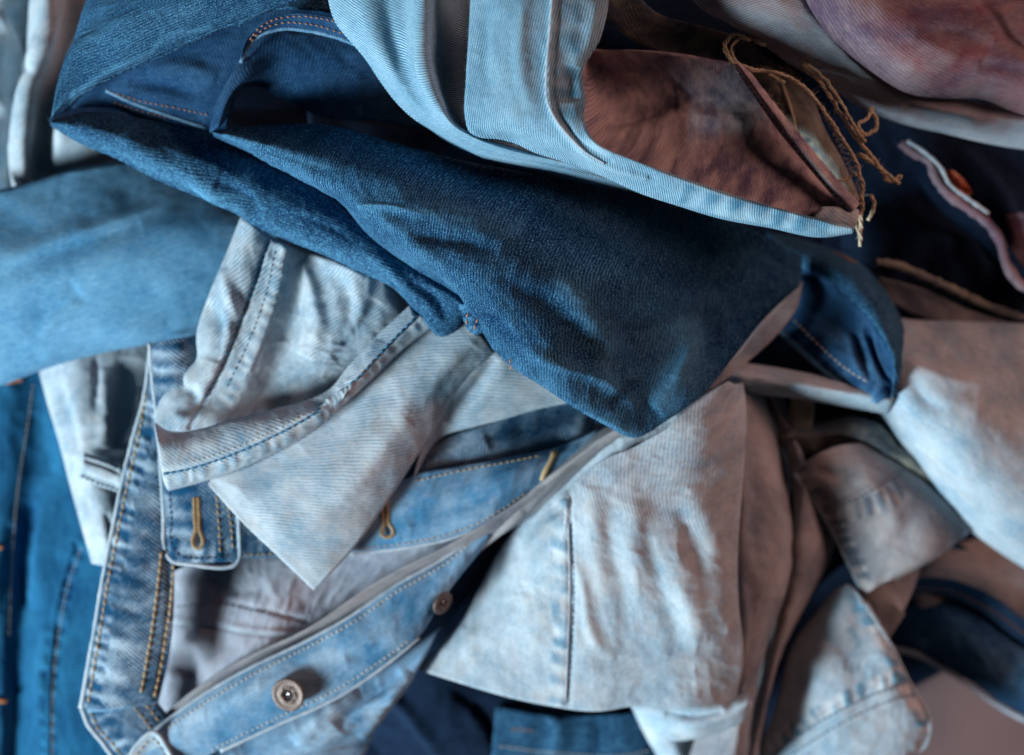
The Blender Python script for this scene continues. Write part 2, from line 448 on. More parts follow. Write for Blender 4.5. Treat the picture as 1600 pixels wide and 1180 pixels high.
M['mauve'] = denim('mauve warm-shade tinted twill', (0.12, 0.1, 0.16), (0.6, 0.47, 0.44), bias=0.5, line=0.16, period=1.3, grain=0.45, speck=0.15, macro=1.1, ang=75, macro_scale=0.07)  # browner copy of the light jeans' cloth, warm shade painted into its colour
M['redtag'] = plain('dark orange cloth', (0.42, 0.08, 0.03), 0.8, scale=900, bump=0.8)
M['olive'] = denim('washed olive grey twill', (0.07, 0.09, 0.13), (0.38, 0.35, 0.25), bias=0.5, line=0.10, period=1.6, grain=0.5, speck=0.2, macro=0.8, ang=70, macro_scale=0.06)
M['taupe'] = denim('grey taupe twill', (0.14, 0.16, 0.20), (0.48, 0.44, 0.42), bias=0.5, line=0.18, period=1.6, grain=0.45, speck=0.2, macro=0.8, ang=70)
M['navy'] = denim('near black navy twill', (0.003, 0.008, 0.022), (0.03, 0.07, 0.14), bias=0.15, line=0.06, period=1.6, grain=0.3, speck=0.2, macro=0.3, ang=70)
M['edge'] = denim('frayed pale hem edge', (0.20, 0.32, 0.42), (0.66, 0.68, 0.68), bias=0.55, line=0.1, period=1.2, grain=0.6, speck=0.3, macro=0.4, ang=20)
M['edgeblue'] = denim('blue welt edge', (0.03, 0.16, 0.30), (0.40, 0.55, 0.65), bias=0.3, line=0.2, period=1.2, grain=0.6, speck=0.3, macro=0.3, ang=20)
M['gold'] = plain('golden thread', (0.52, 0.34, 0.155), 0.6, scale=2500, bump=0.4)
M['orange'] = plain('orange thread', (0.40, 0.18, 0.09), 0.6, scale=2500, bump=0.4)
M['orangetab'] = plain('orange thread bar', (0.85, 0.25, 0.04), 0.6, scale=2500, bump=0.4)
M['beige'] = plain('beige thread', (0.60, 0.52, 0.42), 0.6, scale=2500, bump=0.4)
M['bluethread'] = plain('blue thread', (0.03, 0.17, 0.30), 0.7, scale=2500, bump=0.4)
M['darkthread'] = plain('dark thread', (0.02, 0.05, 0.09), 0.7, scale=2500, bump=0.4)
M['palethread'] = plain('pale thread', (0.66, 0.68, 0.68), 0.7, scale=2500, bump=0.4)
M['cotton'] = plain('ecru cotton cord', (0.60, 0.50, 0.34), 0.9, scale=1200, bump=0.8)
M['copper'] = plain('aged copper', (0.15, 0.10, 0.078), 0.5, 0.4, 0.45, 700, 0.5)
M['steel'] = plain('bright steel', (0.75, 0.72, 0.70), 0.22, 0.95, 0.1, 700)
M['hole'] = plain('dark recess', (0.01, 0.01, 0.012), 0.8)
M['wood'] = plain('brown table surface', (0.20, 0.13, 0.125), 0.6, 0.0, 0.25, 12, 0.05)

# ------------------------------------------------------------------ the surface under the pile
me = new_mesh('tabletop', [(-1.6, -1.4, 0), (1.6, -1.4, 0), (1.6, 1.4, 0), (-1.6, 1.4, 0)], [(0, 1, 2, 3)], M['wood'], False)
link('tabletop', me, None, 'brown tabletop under the heap of denim', 'structure')

CR = (0.35, 9, 26, 1)   # fine crumple used everywhere: amp, size u, size v
# ============ 1. navy jeans at the bottom of the heap =========================================
navy = thing('navy_jeans', 'near black navy jeans at the bottom of the pile, under the pale leg', 'jeans', 800, 1150, 0)
p = cloth('leg', navy, M['navy'], [((40, 60, 50, 45), "560,1230 700,1230 850,1240 1060,1240"), ((60, 78, 70, 60), "580,1130 700,1140 850,1150 1060,1150"),
    ((60, 75, 80, 60), "600,1040 720,1040 860,1050 1080,1050"), ((60, 70, 70, 60), "560,780 720,800 860,850 1080,860")], r=5, edge=(4, 8, 10, 10), step=4, noise=[(1.6, 30, 45), (0.5, 9, 14, 1)],
    creases=[(5, 12, 8, "560,1060 620,1100 665,1150 700,1200"), (-4, 16, 10, "700,1070 760,1120 790,1200"), (4, 25, 12, "820,1060 850,1110 860,1200")], seed=3)
pn = cloth('hem_band', navy, M['indigo'], [((84, 86, 82), "775,1105 880,1118 1000,1112 1045,1105"), ((82, 84, 78), "770,1160 880,1172 1000,1172 1030,1160"), ((80, 76), "765,1215 880,1230 1035,1215")], r=1.6, step=3.5, noise=[(0.8, 14, 30)],
    creases=[(3, 20, 10, "850,1090 870,1140 860,1200"), (-2, 16, 16, "920,1100 940,1150 930,1200")], seed=4)
stitches(pn, "782,1166 880,1178 1000,1176 1020,1170", M['beige'], navy, seed=2, rad=0.4)
stitches(pn, "800,1139 835,1142", M['orange'], navy, name='bar_tack', seed=3, rad=0.5)
p = cloth('waist', navy, M['navy'], [((60, 90), "640,1075 720,960 800,820 900,720"), ((70, 95), "600,1040 690,930 760,820 860,720"), ((50, 60), "540,1000 640,900 720,800 800,700")], r=6, step=4, noise=[(1.5, 25, 40)], seed=5)

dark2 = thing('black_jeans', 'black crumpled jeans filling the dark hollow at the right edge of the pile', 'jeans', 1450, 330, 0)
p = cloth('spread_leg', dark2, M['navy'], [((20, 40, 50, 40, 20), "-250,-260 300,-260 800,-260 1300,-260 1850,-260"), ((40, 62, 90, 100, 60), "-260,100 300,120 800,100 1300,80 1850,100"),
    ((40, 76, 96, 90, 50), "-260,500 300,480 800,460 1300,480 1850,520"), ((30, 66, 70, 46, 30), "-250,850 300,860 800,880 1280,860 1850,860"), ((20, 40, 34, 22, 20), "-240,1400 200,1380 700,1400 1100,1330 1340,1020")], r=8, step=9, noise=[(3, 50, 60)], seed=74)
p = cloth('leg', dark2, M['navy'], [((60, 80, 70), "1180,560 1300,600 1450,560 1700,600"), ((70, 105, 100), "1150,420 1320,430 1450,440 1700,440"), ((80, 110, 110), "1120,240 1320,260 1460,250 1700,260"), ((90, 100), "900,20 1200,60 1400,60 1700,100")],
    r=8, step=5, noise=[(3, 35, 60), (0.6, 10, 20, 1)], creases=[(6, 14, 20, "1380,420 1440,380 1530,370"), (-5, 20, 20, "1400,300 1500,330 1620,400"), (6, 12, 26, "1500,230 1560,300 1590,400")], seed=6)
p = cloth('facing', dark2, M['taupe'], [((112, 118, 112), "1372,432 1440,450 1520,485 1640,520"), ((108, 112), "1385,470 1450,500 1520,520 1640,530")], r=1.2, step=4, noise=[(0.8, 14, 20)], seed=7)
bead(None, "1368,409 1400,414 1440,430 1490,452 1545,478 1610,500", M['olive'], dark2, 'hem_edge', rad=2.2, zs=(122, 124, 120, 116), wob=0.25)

# ============ 2. bright blue jeans bottom left ================================================
viv = thing('bright_blue_jeans', 'saturated blue jeans with a felled side seam at the lower left edge', 'jeans', 80, 900, 0)
pv = cloth('leg', viv, M['vivid'], [((102, 100, 98, 96), "-60,560 -60,700 -60,850 -60,1000 -60,1230"), ((106, 104, 101, 99), "10,560 15,700 12,850 5,1000 0,1230"),
    ((102, 98, 95, 94), "50,560 60,700 45,850 30,1000 20,1230"), ((102, 103, 102, 98), "110,560 105,700 85,850 70,1000 60,1230"), ((104, 104, 104, 100), "160,560 165,700 135,850 110,1000 105,1230"),
    ((104, 104, 106, 102), "240,560 230,700 210,850 190,1000 190,1230")], r=5, step=4, noise=[(1.2, 40, 22), (0.5, 12, 9, 1)],
    creases=[(-6, 10, 16, "60,790 48,830 38,890 34,950"), (5, 14, 22, "75,740 70,800 62,860 60,950"), (-3, 12, 12, "20,820 10,900 10,960"), (3, 14, 10, "75,980 66,1060 64,1150")],
    stains_shade=[(0.18, 14, "70,640 95,720 80,800"), (-0.25, 10, "60,780 45,840 40,900"), (0.15, 12, "20,640 10,760")], pucker=[(28, 24, 0.45, 0.9, "142,850 120,905 104,980 92,1060 90,1200")], seed=8)
bead(pv, "116,850 96,910 84,980 77,1060 76,1190", M['vivid'], viv, 'seam_ridge', rad=1.3, lift=-0.2)
stitches(pv, "128,855 108,910 94,980 84,1060 82,1190", M['beige'], viv, seed=4, rad=0.26)
stitches(pv, "52,600 44,660 34,720 24,800 20,860 16,940 14,1000", M['beige'], viv, seed=5, rad=0.26)
for i, q in enumerate(("-8,853 8,856", "-8,1093 10,1096", "10,598 36,592")):
    stitches(pv, q, M['orangetab'], viv, name='bar_tack', length=4, gap=0.3, rad=1.1, seed=i)

# ============ 3. washed trousers far upper left ===============================================
up = thing('washed_trousers', 'blurred pale grey blue trousers hanging in soft vertical folds at the upper left corner', 'trousers', 80, 150, 0)
p = cloth('back_leg', up, M['white'], [((112, 108), "-60,-60 -60,150 -60,360"), ((122, 118), "0,-60 -5,150 -10,360"), ((112, 108), "40,-60 25,150 10,360"), ((112, 108), "110,-60 80,150 60,360")], r=5, step=5, noise=[(2.5, 40, 30), (0.8, 15, 12)],
    creases=[(6, 12, 12, "0,20 25,60 40,100 50,140"), (-5, 10, 16, "20,10 34,60 60,110"), (4, 12, 14, "-10,150 10,170 24,210")], seed=9)
p = cloth('leg', up, M['white'], [((122, 116), "48,-60 38,60 36,130 26,220 20,330"), ((142, 134), "70,-60 60,60 46,130 38,220 38,330"), ((132, 124), "100,-60 88,80 66,180 58,330"),
    ((136, 130), "150,-60 140,80 110,180 110,330"), ((130, 128), "230,-60 230,80 220,180 230,330")], r=6, step=4, noise=[(1.6, 45, 22), (0.6, 14, 10)],
    creases=[(5, 12, 12, "90,-20 70,60 45,110"), (6, 8, 22, "44,110 36,180 30,300"), (-4, 14, 12, "75,120 70,200 60,290"), (3, 10, 16, "110,130 100,200 88,260")], seed=10)

# ============ 4. white jeans leaf with belt loop, left ========================================
wj = thing('off_white_jeans', 'off white jeans piece with a belt loop, wedged left of the denim jacket front', 'jeans', 150, 720, 0)
p = cloth('waist_panel', wj, M['paleleg'], [((120, 125, 128), "56,570 72,630 90,690 108,760 130,840 142,882"), ((132, 138, 138), "105,540 118,630 128,700 142,770 158,830 163,886"),
    ((128, 134, 140), "175,530 180,620 180,700 182,770 178,830 168,888"), ((118, 124), "270,520 262,620 240,700 225,770 205,830 172,888")], r=2.5, edge=(3, 2, 2, 1.2), step=3.2, noise=[(1.2, 26, 20), (0.5, 9, 12, 1)],
    creases=[(-2.5, 8, 12, "90,600 110,660 118,710"), (-3.5, 16, 10, "195,560 190,640 186,700"), (3, 14, 12, "165,575 165,640 160,700"), (-2.5, 6, 8, "165,800 176,840 174,870"), (-1.6, 4, 5, "150,555 152,600 148,640")],
    pucker=[(12, 16, -0.18, 0.3, "152,552 154,640")], seed=11)
q = cloth('belt_loop', wj, M['paleleg'], [((150, 152), "130,707 158,716 190,730"), ((152, 153), "128,728 158,740 189,750"), ((149, 150), "124,747 155,760 186,770")], r=1.3, step=2.2, noise=[(0.3, 6, 6)], seed=12,
    creases=[(-0.9, 3, 3, "128,718 158,727 190,741", 0), (-0.9, 3, 3, "126,738 156,750 188,761", 0)], rot=1.3)
stitches(q, "130,712 158,721 190,735", M['darkthread'], q.obj, rad=0.5, gap=1.2)
stitches(q, "126,743 156,756 187,766", M['darkthread'], q.obj, rad=0.5, gap=1.2)

# ============ 5. mid blue leg left ============================================================
mb = thing('mid_blue_jeans', 'smooth mid blue jeans leg lying across the left edge, narrow folds near its hem', 'jeans', 150, 420, 60)
p = cloth('leg', mb, M['mid'], [((152, 154, 150, 138), "-60,303 20,286 105,261 190,246 290,230 430,240"), ((157, 160, 158, 148), "-60,370 60,345 160,318 300,290 450,300"),
    ((160, 166, 168, 155), "-60,440 80,420 200,390 320,360 450,350"), ((152, 160, 165, 150), "-60,530 80,500 200,465 320,430 450,410"),
    ((138, 146, 150, 140), "-60,612 0,600 60,577 150,552 236,536 330,515 450,470")], r=9, edge=(4, 9, 8, 8), step=3.2, noise=[(1.6, 50, 40), (0.5, 16, 12)],
    creases=[(-1.5, 9, 14, "38,520 64,494 100,470 110,455"), (1.6, 8, 10, "60,525 95,492 130,470"), (-1.2, 7, 10, "104,438 116,456 132,474"), (1.6, 22, 10, "-20,420 90,375 220,330 300,290"),
    (-1.6, 10, 22, "-20,440 90,396 220,350"), (1.2, 20, 12, "60,560 160,520 260,505")], seed=13)

# ============ 6. denim jacket ================================================================
jk = thing('denim_jacket', 'open denim jacket with gold topstitching, copper button and buttonholes, lower left', 'jacket', 350, 950, 20)
# inside of the back
pl = cloth('lining_panel', jk, M['lining'], [((122, 126, 128, 128), "235,1130 265,1010 262,930 268,860"), ((138, 142, 144, 140), "300,1110 320,1020 330,950 340,850"),
    ((142, 148, 150, 142), "380,1060 400,1000 420,940 430,850"), ((138, 142, 146), "480,1010 500,950 520,900 540,850"), ((130, 138, 150), "600,960 620,900 640,860 650,830"), ((126, 140, 150), "700,900 740,860 780,820 800,790")], r=2, step=3,
    noise=[(1.3, 22, 30), (0.6, 9, 9, 1)], creases=[(-1.5, 2.5, 2.5, "262,972 330,979 400,991 470,996", 0), (1.0, 4, 5, "262,966 330,972 400,984 470,989", 0), (-0.8, 3, 3, "270,944 330,938 400,950 480,972", 0),
    (2.2, 10, 14, "280,920 310,900 330,880"), (-2.2, 10, 12, "290,1000 300,1040 280,1080"), (2, 12, 8, "265,1060 300,1000 330,990"), (-1.8, 12, 10, "300,880 340,915 420,925")],
    pucker=[(26, 17, -0.22, 0.45, "480,968 400,948 340,938 270,942")], seed=14)
pl.obj['label'] = 'grey inner side of the jacket back'
bead(pl, "268,970 330,977 400,989 462,994", M['edge'], jk, 'seam_ridge', rad=0.8, lift=0.2)
stitches(pl, "275,948 340,943 400,955 478,975", M['darkthread'], jk, rad=0.22, seed=6)
# dark rear strip seen through the opening and upper right of the tab
p = cloth('waistband_back', jk, M['jacket'], [((150, 152), "255,900 330,872 400,873 450,871 640,853"), ((146, 150), "250,760 330,800 400,800 560,800 640,780")], r=1.2, step=3, noise=[(0.8, 12, 14)], pucker=[(40, 20, -0.25, 0.4, "640,845 450,865 340,868")], seed=15)
stitches(p, "372,868 430,866", M['gold'], jk, rad=0.35, seed=8)
# dark panel and upper placket with buttonholes
p = cloth('yoke', jk, M['jacket'], [((158, 166, 162, 150), "560,810 640,745 760,722 860,712 960,680"), ((158, 168, 162, 150), "580,740 680,690 780,655 860,628 950,600")], r=2, step=3, noise=[(1.6, 24, 24)],
    creases=[(-4, 14, 18, "760,690 820,665 880,640 920,625"), (3, 12, 18, "880,690 910,660 925,640")], seed=16)
pu = cloth('buttonhole_placket', jk, M['placket'], [((160, 166, 168, 160), "500,868 560,862 640,853 710,838 770,812 830,770 905,715"), ((168, 172, 172, 162), "520,820 580,810 660,790 720,775 790,750 860,725 920,695"),
    ((164, 170, 168, 160), "560,800 600,770 640,745 720,728 790,716 860,702 940,668")], r=1.6, step=2.6, noise=[(1.0, 24, 20), (0.35, 9, 9, 1)], seed=17,
    creases=[(-1.5, 14, 10, "640,820 700,800 780,770")], stains_shade=[(-0.22, 26, "600,830 700,790 800,755 880,720"), (-0.2, 16, "640,760 760,735 860,712")])
bead(pu, "548,866 640,855 710,840 770,814 830,772 890,725", M['edge'], jk, 'placket_edge', rad=0.8)
stitches(pu, "552,858 640,848 710,832 768,806 828,765", M['gold'], jk, rad=0.35, seed=9)
stitches(pu, "648,752 720,736 790,723 850,711", M['gold'], jk, rad=0.35, seed=10)
def buttonhole(p, parent, px, py, dx, dy, L, wd, mat, name='buttonhole'):
    u = np.array([dx, dy], float); u /= np.linalg.norm(u); w = np.array([-u[1], u[0]])
    e = np.array([px, py]) - u * L / 2
    loop = [e + w*wd*0.42, e + u*L*0.35 + w*wd*0.45, e + u*L*0.66 + w*wd*0.5, e + u*L*0.78 + w*wd*1.0, e + u*L*0.93 + w*wd*0.95, e + u*L*1.0,
            e + u*L*0.93 - w*wd*0.95, e + u*L*0.78 - w*wd*1.0, e + u*L*0.66 - w*wd*0.5, e + u*L*0.35 - w*wd*0.45, e - w*wd*0.42]
    ln = smooth_line(np.array([[*a, 0] for a in loop])); tot = arclen(ln)[-1]
    n = int(tot / 2.3); q = at_len(ln, np.linspace(0, tot, n)); P, nn = on(p, q, 0.5)
    T = np.gradient(P, axis=0); T /= np.linalg.norm(T, axis=1, keepdims=True); B = np.cross(T, nn)
    rnd = random.Random(int(px)); parts = []
    for i in range(n):                                     # whipped stitches across the edge
        hw = 0.8e-3 * rnd.uniform(0.85, 1.2)
        pp = np.array([P[i] - B[i]*hw - nn[i]*5e-4, P[i] - B[i]*hw*0.6, P[i] + nn[i]*2.5e-4, P[i] + B[i]*hw*0.6, P[i] + B[i]*hw - nn[i]*5e-4]) + T[i] * rnd.uniform(-1e-4, 1e-4)
        parts.append(tube_data(pp, 0.30e-3, 5, 1, np.tile(nn[i], (5, 1))))
    o = link(name, mesh_mixed(name, parts, mat), parent)
    q = np.array([e + u*L*t for t in np.linspace(0.03, 0.94, 14)]); P, nn = on(p, q, -0.05)
    r = np.interp(np.linspace(0, 1, 14), [0, 0.7, 0.8, 0.93, 1], [0.5, 0.6, 1.5, 1.5, 0.5]) * 1e-3
    v, f, t = tube_data(P, r, 10, 0.25, nn); link('slit', mesh_mixed('slit', [(v, f, t)], M['hole']), o)
    return o
buttonhole(pu, jk, 603, 812, 0.12, 1, 56, 9, M['gold'])
b2 = bead(pu, "868,706 860,722 851,738 846,750", M['gold'], jk, 'buttonhole', rad=1.3, lift=0.4, wob=0.3)
# dark gap fold behind lower placket
p = cloth('under_placket', jk, M['taupe'], [((148, 156, 168, 178), "240,1130 300,1080 380,1030 480,982 600,902 700,852 800,790 960,676"), ((144, 150, 160), "320,1120 420,1040 520,985 640,910 760,850 960,720")], r=1.5, step=3, noise=[(0.8, 26, 10)], seed=18)
p = cloth('side_panel', jk, M['taupe'], [((150, 156, 170, 180), "640,975 700,905 760,855 830,800 900,735 960,690 1040,640"), ((146, 160, 174, 182), "600,960 680,880 740,835 790,800 860,745 930,690 1010,640"), ((138, 150, 168), "560,990 640,900 720,842 800,790 860,740 940,672 1000,640")],
    r=2, step=3, noise=[(1.2, 26, 14)], seed=19, creases=[(2.5, 8, 12, "690,900 760,850 820,800"), (-2.5, 8, 8, "700,890 730,850 780,820")])
# lower body below the placket
p = cloth('front_panel', jk, M['placket'], [((140, 144, 142), "250,1200 350,1150 440,1120 530,1080 620,1030 690,980"), ((148, 152, 146), "280,1250 380,1200 470,1150 560,1100 630,1060 682,990"), ((138, 136, 130), "480,1280 560,1200 590,1135 625,1090 652,1040 676,1000")],
    r=3, edge=(2, 6, 3, 3), step=2.8, noise=[(1.4, 24, 20), (0.5, 9, 9, 1)], creases=[(-4.5, 10, 12, "525,1135 560,1100 600,1070 625,1050"), (3.5, 12, 10, "460,1160 520,1110 560,1085"), (3, 8, 10, "560,1150 600,1100 640,1050")],
    stains_shade=[(0.35, 30, "460,1150 560,1110")], seed=20)
pb = cloth('button_placket', jk, M['placket'], [((158, 162, 165, 160), "225,1160 262,1128 320,1086 390,1046 480,1003 545,966 620,915 700,872 768,816"), ((163, 168, 170, 163), "215,1200 300,1132 390,1092 500,1040 600,985 680,920 765,835"),
    ((160, 165, 165, 158), "240,1225 345,1172 440,1128 520,1092 600,1040 655,995 690,940 760,850")], r=1.6, step=2.5, noise=[(0.9, 26, 20), (0.3, 9, 9, 1)],
    creases=[(-1.2, 8, 8, "540,1030 580,1020 600,1000"), (1.2, 12, 12, "350,1110 420,1070 500,1050"), (-1.0, 12, 12, "580,1000 640,960 680,900")],
    pucker=[(20, 21, -0.2, 0.3, "335,1172 440,1124 540,1075 640,1000")], stains_shade=[(-0.3, 12, "572,1015 580,1030"), (-0.22, 16, "350,1140 420,1110"), (0.22, 14, "300,1120 400,1075 520,1020"), (-0.18, 22, "520,1000 620,940 700,880"), (-0.3, 14, "500,1058 520,1052")], seed=21)
bead(pb, "225,1156 262,1125 320,1084 390,1044 480,1001 545,965 620,914 700,868 764,820", M['edge'], jk, 'placket_edge', rad=1.0)
bead(pb, "345,1174 440,1130 520,1094 600,1042 655,997", M['edge'], jk, 'placket_edge', rad=0.9)
stitches(pb, "262,1138 330,1092 400,1052 488,1008 548,975 622,924 700,878 755,832", M['beige'], jk, rad=0.42, length=6, seed=11)
stitches(pb, "330,1172 440,1118 515,1083 590,1036 640,1000", M['beige'], jk, rad=0.38, length=6, seed=12)
def button(p, parent, px, py, rad, tilt, lift=3.6):
    C0, n = on(p, [[px, py]], lift); C0 = C0[0]
    prof = [(0.0, 0.2), (0.30, 0.2), (0.34, 0.9), (0.40, 1.25), (0.48, 1.2), (0.55, 1.0), (0.74, 0.95), (0.80, 1.15), (0.90, 1.2), (0.98, 0.85), (1.0, 0.3), (0.95, -0.4), (0.6, -0.9), (0.3, -1.0), (0.28, -3.6), (0.0, -3.6)]
    V = []; F = []; n_ = 48
    for i, (r_, z_) in enumerate(prof):
        for j in range(n_):
            a = 2*math.pi*j/n_; rr = r_*rad
            if 0.32 < r_ < 0.5 and z_ > 0: rr *= 1 + 0.10*math.cos(6*a)
            zz = z_ + (0.12*math.cos(24*a) if 0.55 <= r_ <= 0.74 and z_ > 0 else 0)
            V.append((rr*math.cos(a), rr*math.sin(a), zz*0.001))
    for i in range(len(prof)-1):
        for j in range(n_): F.append((i*n_+j, i*n_+(j+1) % n_, (i+1)*n_+(j+1) % n_, (i+1)*n_+j))
    from mathutils import Euler
    R = np.array(Euler(tilt).to_matrix())
    def put(name, V, F, mat, par):
        me = new_mesh(name, np.array(V) @ R.T + C0, np.array(F)[:, ::-1], mat); return link(name, me, par)
    b = put('button', V, F, M['copper'], parent)
    # six raised petals round the well
    for k in range(6):
        a0 = 2*math.pi*k/6 + 0.2; v = []; f = []
        for i in range(7):
            th = i/6*math.pi
            for j in range(8):
                ph = 2*math.pi*j/8
                x = 0.42*rad + 0.085*rad*math.cos(th); y = 0.13*rad*math.sin(th)*math.cos(ph); z = 1.15 + 0.45*math.sin(th)*math.sin(ph)
                v.append((x*math.cos(a0)-y*math.sin(a0), x*math.sin(a0)+y*math.cos(a0), z*0.001))
        for i in range(6):
            for j in range(8): f.append((i*8+j, (i+1)*8+j, (i+1)*8+(j+1) % 8, i*8+(j+1) % 8))
        put('petal', v, f, M['copper'], b)
    v = []; f = []
    for i in range(8):
        th = i/7*math.pi/2
        for j in range(16):
            ph = 2*math.pi*j/16; v.append((0.30*rad*math.cos(th)*math.cos(ph), 0.30*rad*math.cos(th)*math.sin(ph), (0.25)*0.001))
    put('well', v, [(i*16+j, i*16+(j+1) % 16, (i+1)*16+(j+1) % 16, (i+1)*16+j) for i in range(7) for j in range(16)], M['hole'], b)
    v = [(0.05*rad + 0.13*rad*math.cos(th)*math.cos(ph), 0.05*rad + 0.13*rad*math.cos(th)*math.sin(ph), 0.0003 + 0.0008*math.sin(th)) for th in [i/5*math.pi/2 for i in range(6)] for ph in [2*math.pi*j/16 for j in range(16)]]
    put('rivet', v, [(i*16+j, i*16+(j+1) % 16, (i+1)*16+(j+1) % 16, (i+1)*16+j) for i in range(5) for j in range(16)], M['steel'], b)
    return b
button(pb, jk, 452, 1081, 0.0088, (math.radians(8), math.radians(-12), 0))
b_ = button(pb, jk, 686, 938, 0.0062, (math.radians(20), math.radians(50), 0), lift=2.5)
b_['label'] = 'small shaded button at the placket edge'
# front edge with gold topstitching
pf = cloth('front_facing', jk, M['jacket'], [((158, 162, 165, 160), "238,560 226,620 208,690 192,755 177,830 163,900 150,980 136,1060 129,1108"), ((165, 168, 170, 165), "250,640 238,700 222,770 210,830 198,900 188,980 178,1050 172,1110"),
    ((162, 168, 168, 162), "262,640 262,700 262,760 266,830 270,880 270,960 262,1030 246,1100")], r=1.8, edge=(1.2, 1.2, 1, 1.2), step=2.3, noise=[(0.7, 14, 20), (0.4, 7, 12, 1)],
    pucker=[(30, 20, 0.42, 1.0, "130,1100 150,975 177,830 208,690 226,620"), (60, 27, 0.42, 1.0, "248,1095 262,1030 268,960 268,880 262,760"), (70, 34, -0.3, 0.4, "130,1100 150,975 177,830 208,690 226,620")],
    creases=[(-1.0, 3, 3, "243,1095 252,1040 262,960 263,880", 0)], seed=22, rot=0.9)
bead(pf, "236,545 226,620 207,690 191,755 176,830 162,900 149,980 135,1060 127,1106", M['edge'], jk, 'front_edge', rad=1.25, lift=0.3)
stitches(pf, "232,600 216,688 200,757 185,832 171,902 158,982 145,1060 138,1102", M['gold'], pf.obj, rad=0.6, length=11, gap=0.8, seed=13, jit=0.3, single=True)
stitches(pf, "252,862 246,920 238,980 228,1040 218,1094", M['gold'], pf.obj, rad=0.6, length=11, gap=0.8, seed=14, jit=0.3, single=True)
stitches(pf, "271,880 268,930 260,990 250,1050 240,1092", M['gold'], pf.obj, rad=0.6, length=11, gap=0.8, seed=15, jit=0.3, single=True)
# second, inner strip (collar stand) going up behind the pale cuff
pc = cloth('collar', jk, M['jacket'], [((170, 172, 170, 168), "232,538 238,600 246,660 252,740 257,810 262,878"), ((176, 176, 174, 170), "270,530 276,600 290,680 300,760 300,820 300,880"), ((170, 172, 172, 168), "310,525 330,600 345,700 370,780 376,830 372,878")],
    r=1.6, edge=(1.2, 1.2, 1, 1.2), step=2.3, noise=[(0.8, 14, 16)], pucker=[(44, 26, -0.38, 0.7, "372,878 330,884 262,880"), (60, 28, -0.34, 0.8, "262,878 252,740 238,600 232,538")], seed=23, rot=0.9)
bead(pc, "234,536 239,600 246,660 252,740 256,810 258,858 266,874 300,882 372,877 374,840 372,800", M['edge'], jk, 'collar_edge', rad=1.1, lift=0.2)
stitches(pc, "264,740 268,810 272,858 282,868 320,872 360,868", M['darkthread'], jk, rad=0.45, seed=16)
stitches(pc, "338,775 342,820 344,870", M['gold'], jk, rad=0.42, length=9, seed=17)
stitches(pc, "356,790 362,830 364,868", M['gold'], jk, rad=0.42, length=9, seed=18)
buttonhole(pc, jk, 308, 818, 0.04, 1, 80, 7.5, M['gold'])
# cuffs at the bottom left
pg = cloth('collar_tip', jk, M['jacket'], [((150, 152), "132,1108 145,1135 170,1165 205,1230"), ((154, 154), "180,1104 205,1130 225,1160 260,1230"), ((152, 150), "243,1096 262,1120 275,1140 320,1220")], r=1.5, step=2.6, noise=[(0.9, 12, 14)], pucker=[(40, 24, -0.35, 0.6, "205,1230 145,1135 132,1108")], seed=24, rot=0.6)
bead(pg, "128,1106 138,1132 160,1160 196,1210", M['edge'], jk, 'collar_edge', rad=1.25, lift=0.2)
bead(pg, "140,1109 190,1105 242,1094", M['edgeblue'], jk, 'fold_edge', rad=1.3, lift=0.5)
stitches(pg, "142,1112 152,1136 178,1165 200,1195", M['gold'], jk, rad=0.5, length=9, seed=19)
stitches(pg, "210,1105 225,1125 240,1145", M['gold'], jk, rad=0.4, length=9, seed=20)
stitches(pg, "228,1102 244,1122 258,1142", M['gold'], jk, rad=0.4, length=9, seed=21)
ph = cloth('cuff_corner', jk, M['white'], [((164, 166), "195,1200 215,1165 238,1142 258,1160 275,1200"), ((160, 160), "200,1240 230,1230 285,1230")], r=1.4, step=2.6, noise=[(0.5, 10, 10)], seed=25)
bead(ph, "196,1196 216,1163 240,1144 262,1172 276,1200", M['edge'], jk, 'cuff_edge', rad=1.3)
stitches(ph, "212,1180 240,1155 260,1185", M['gold'], jk, rad=0.42, length=8, seed=22)

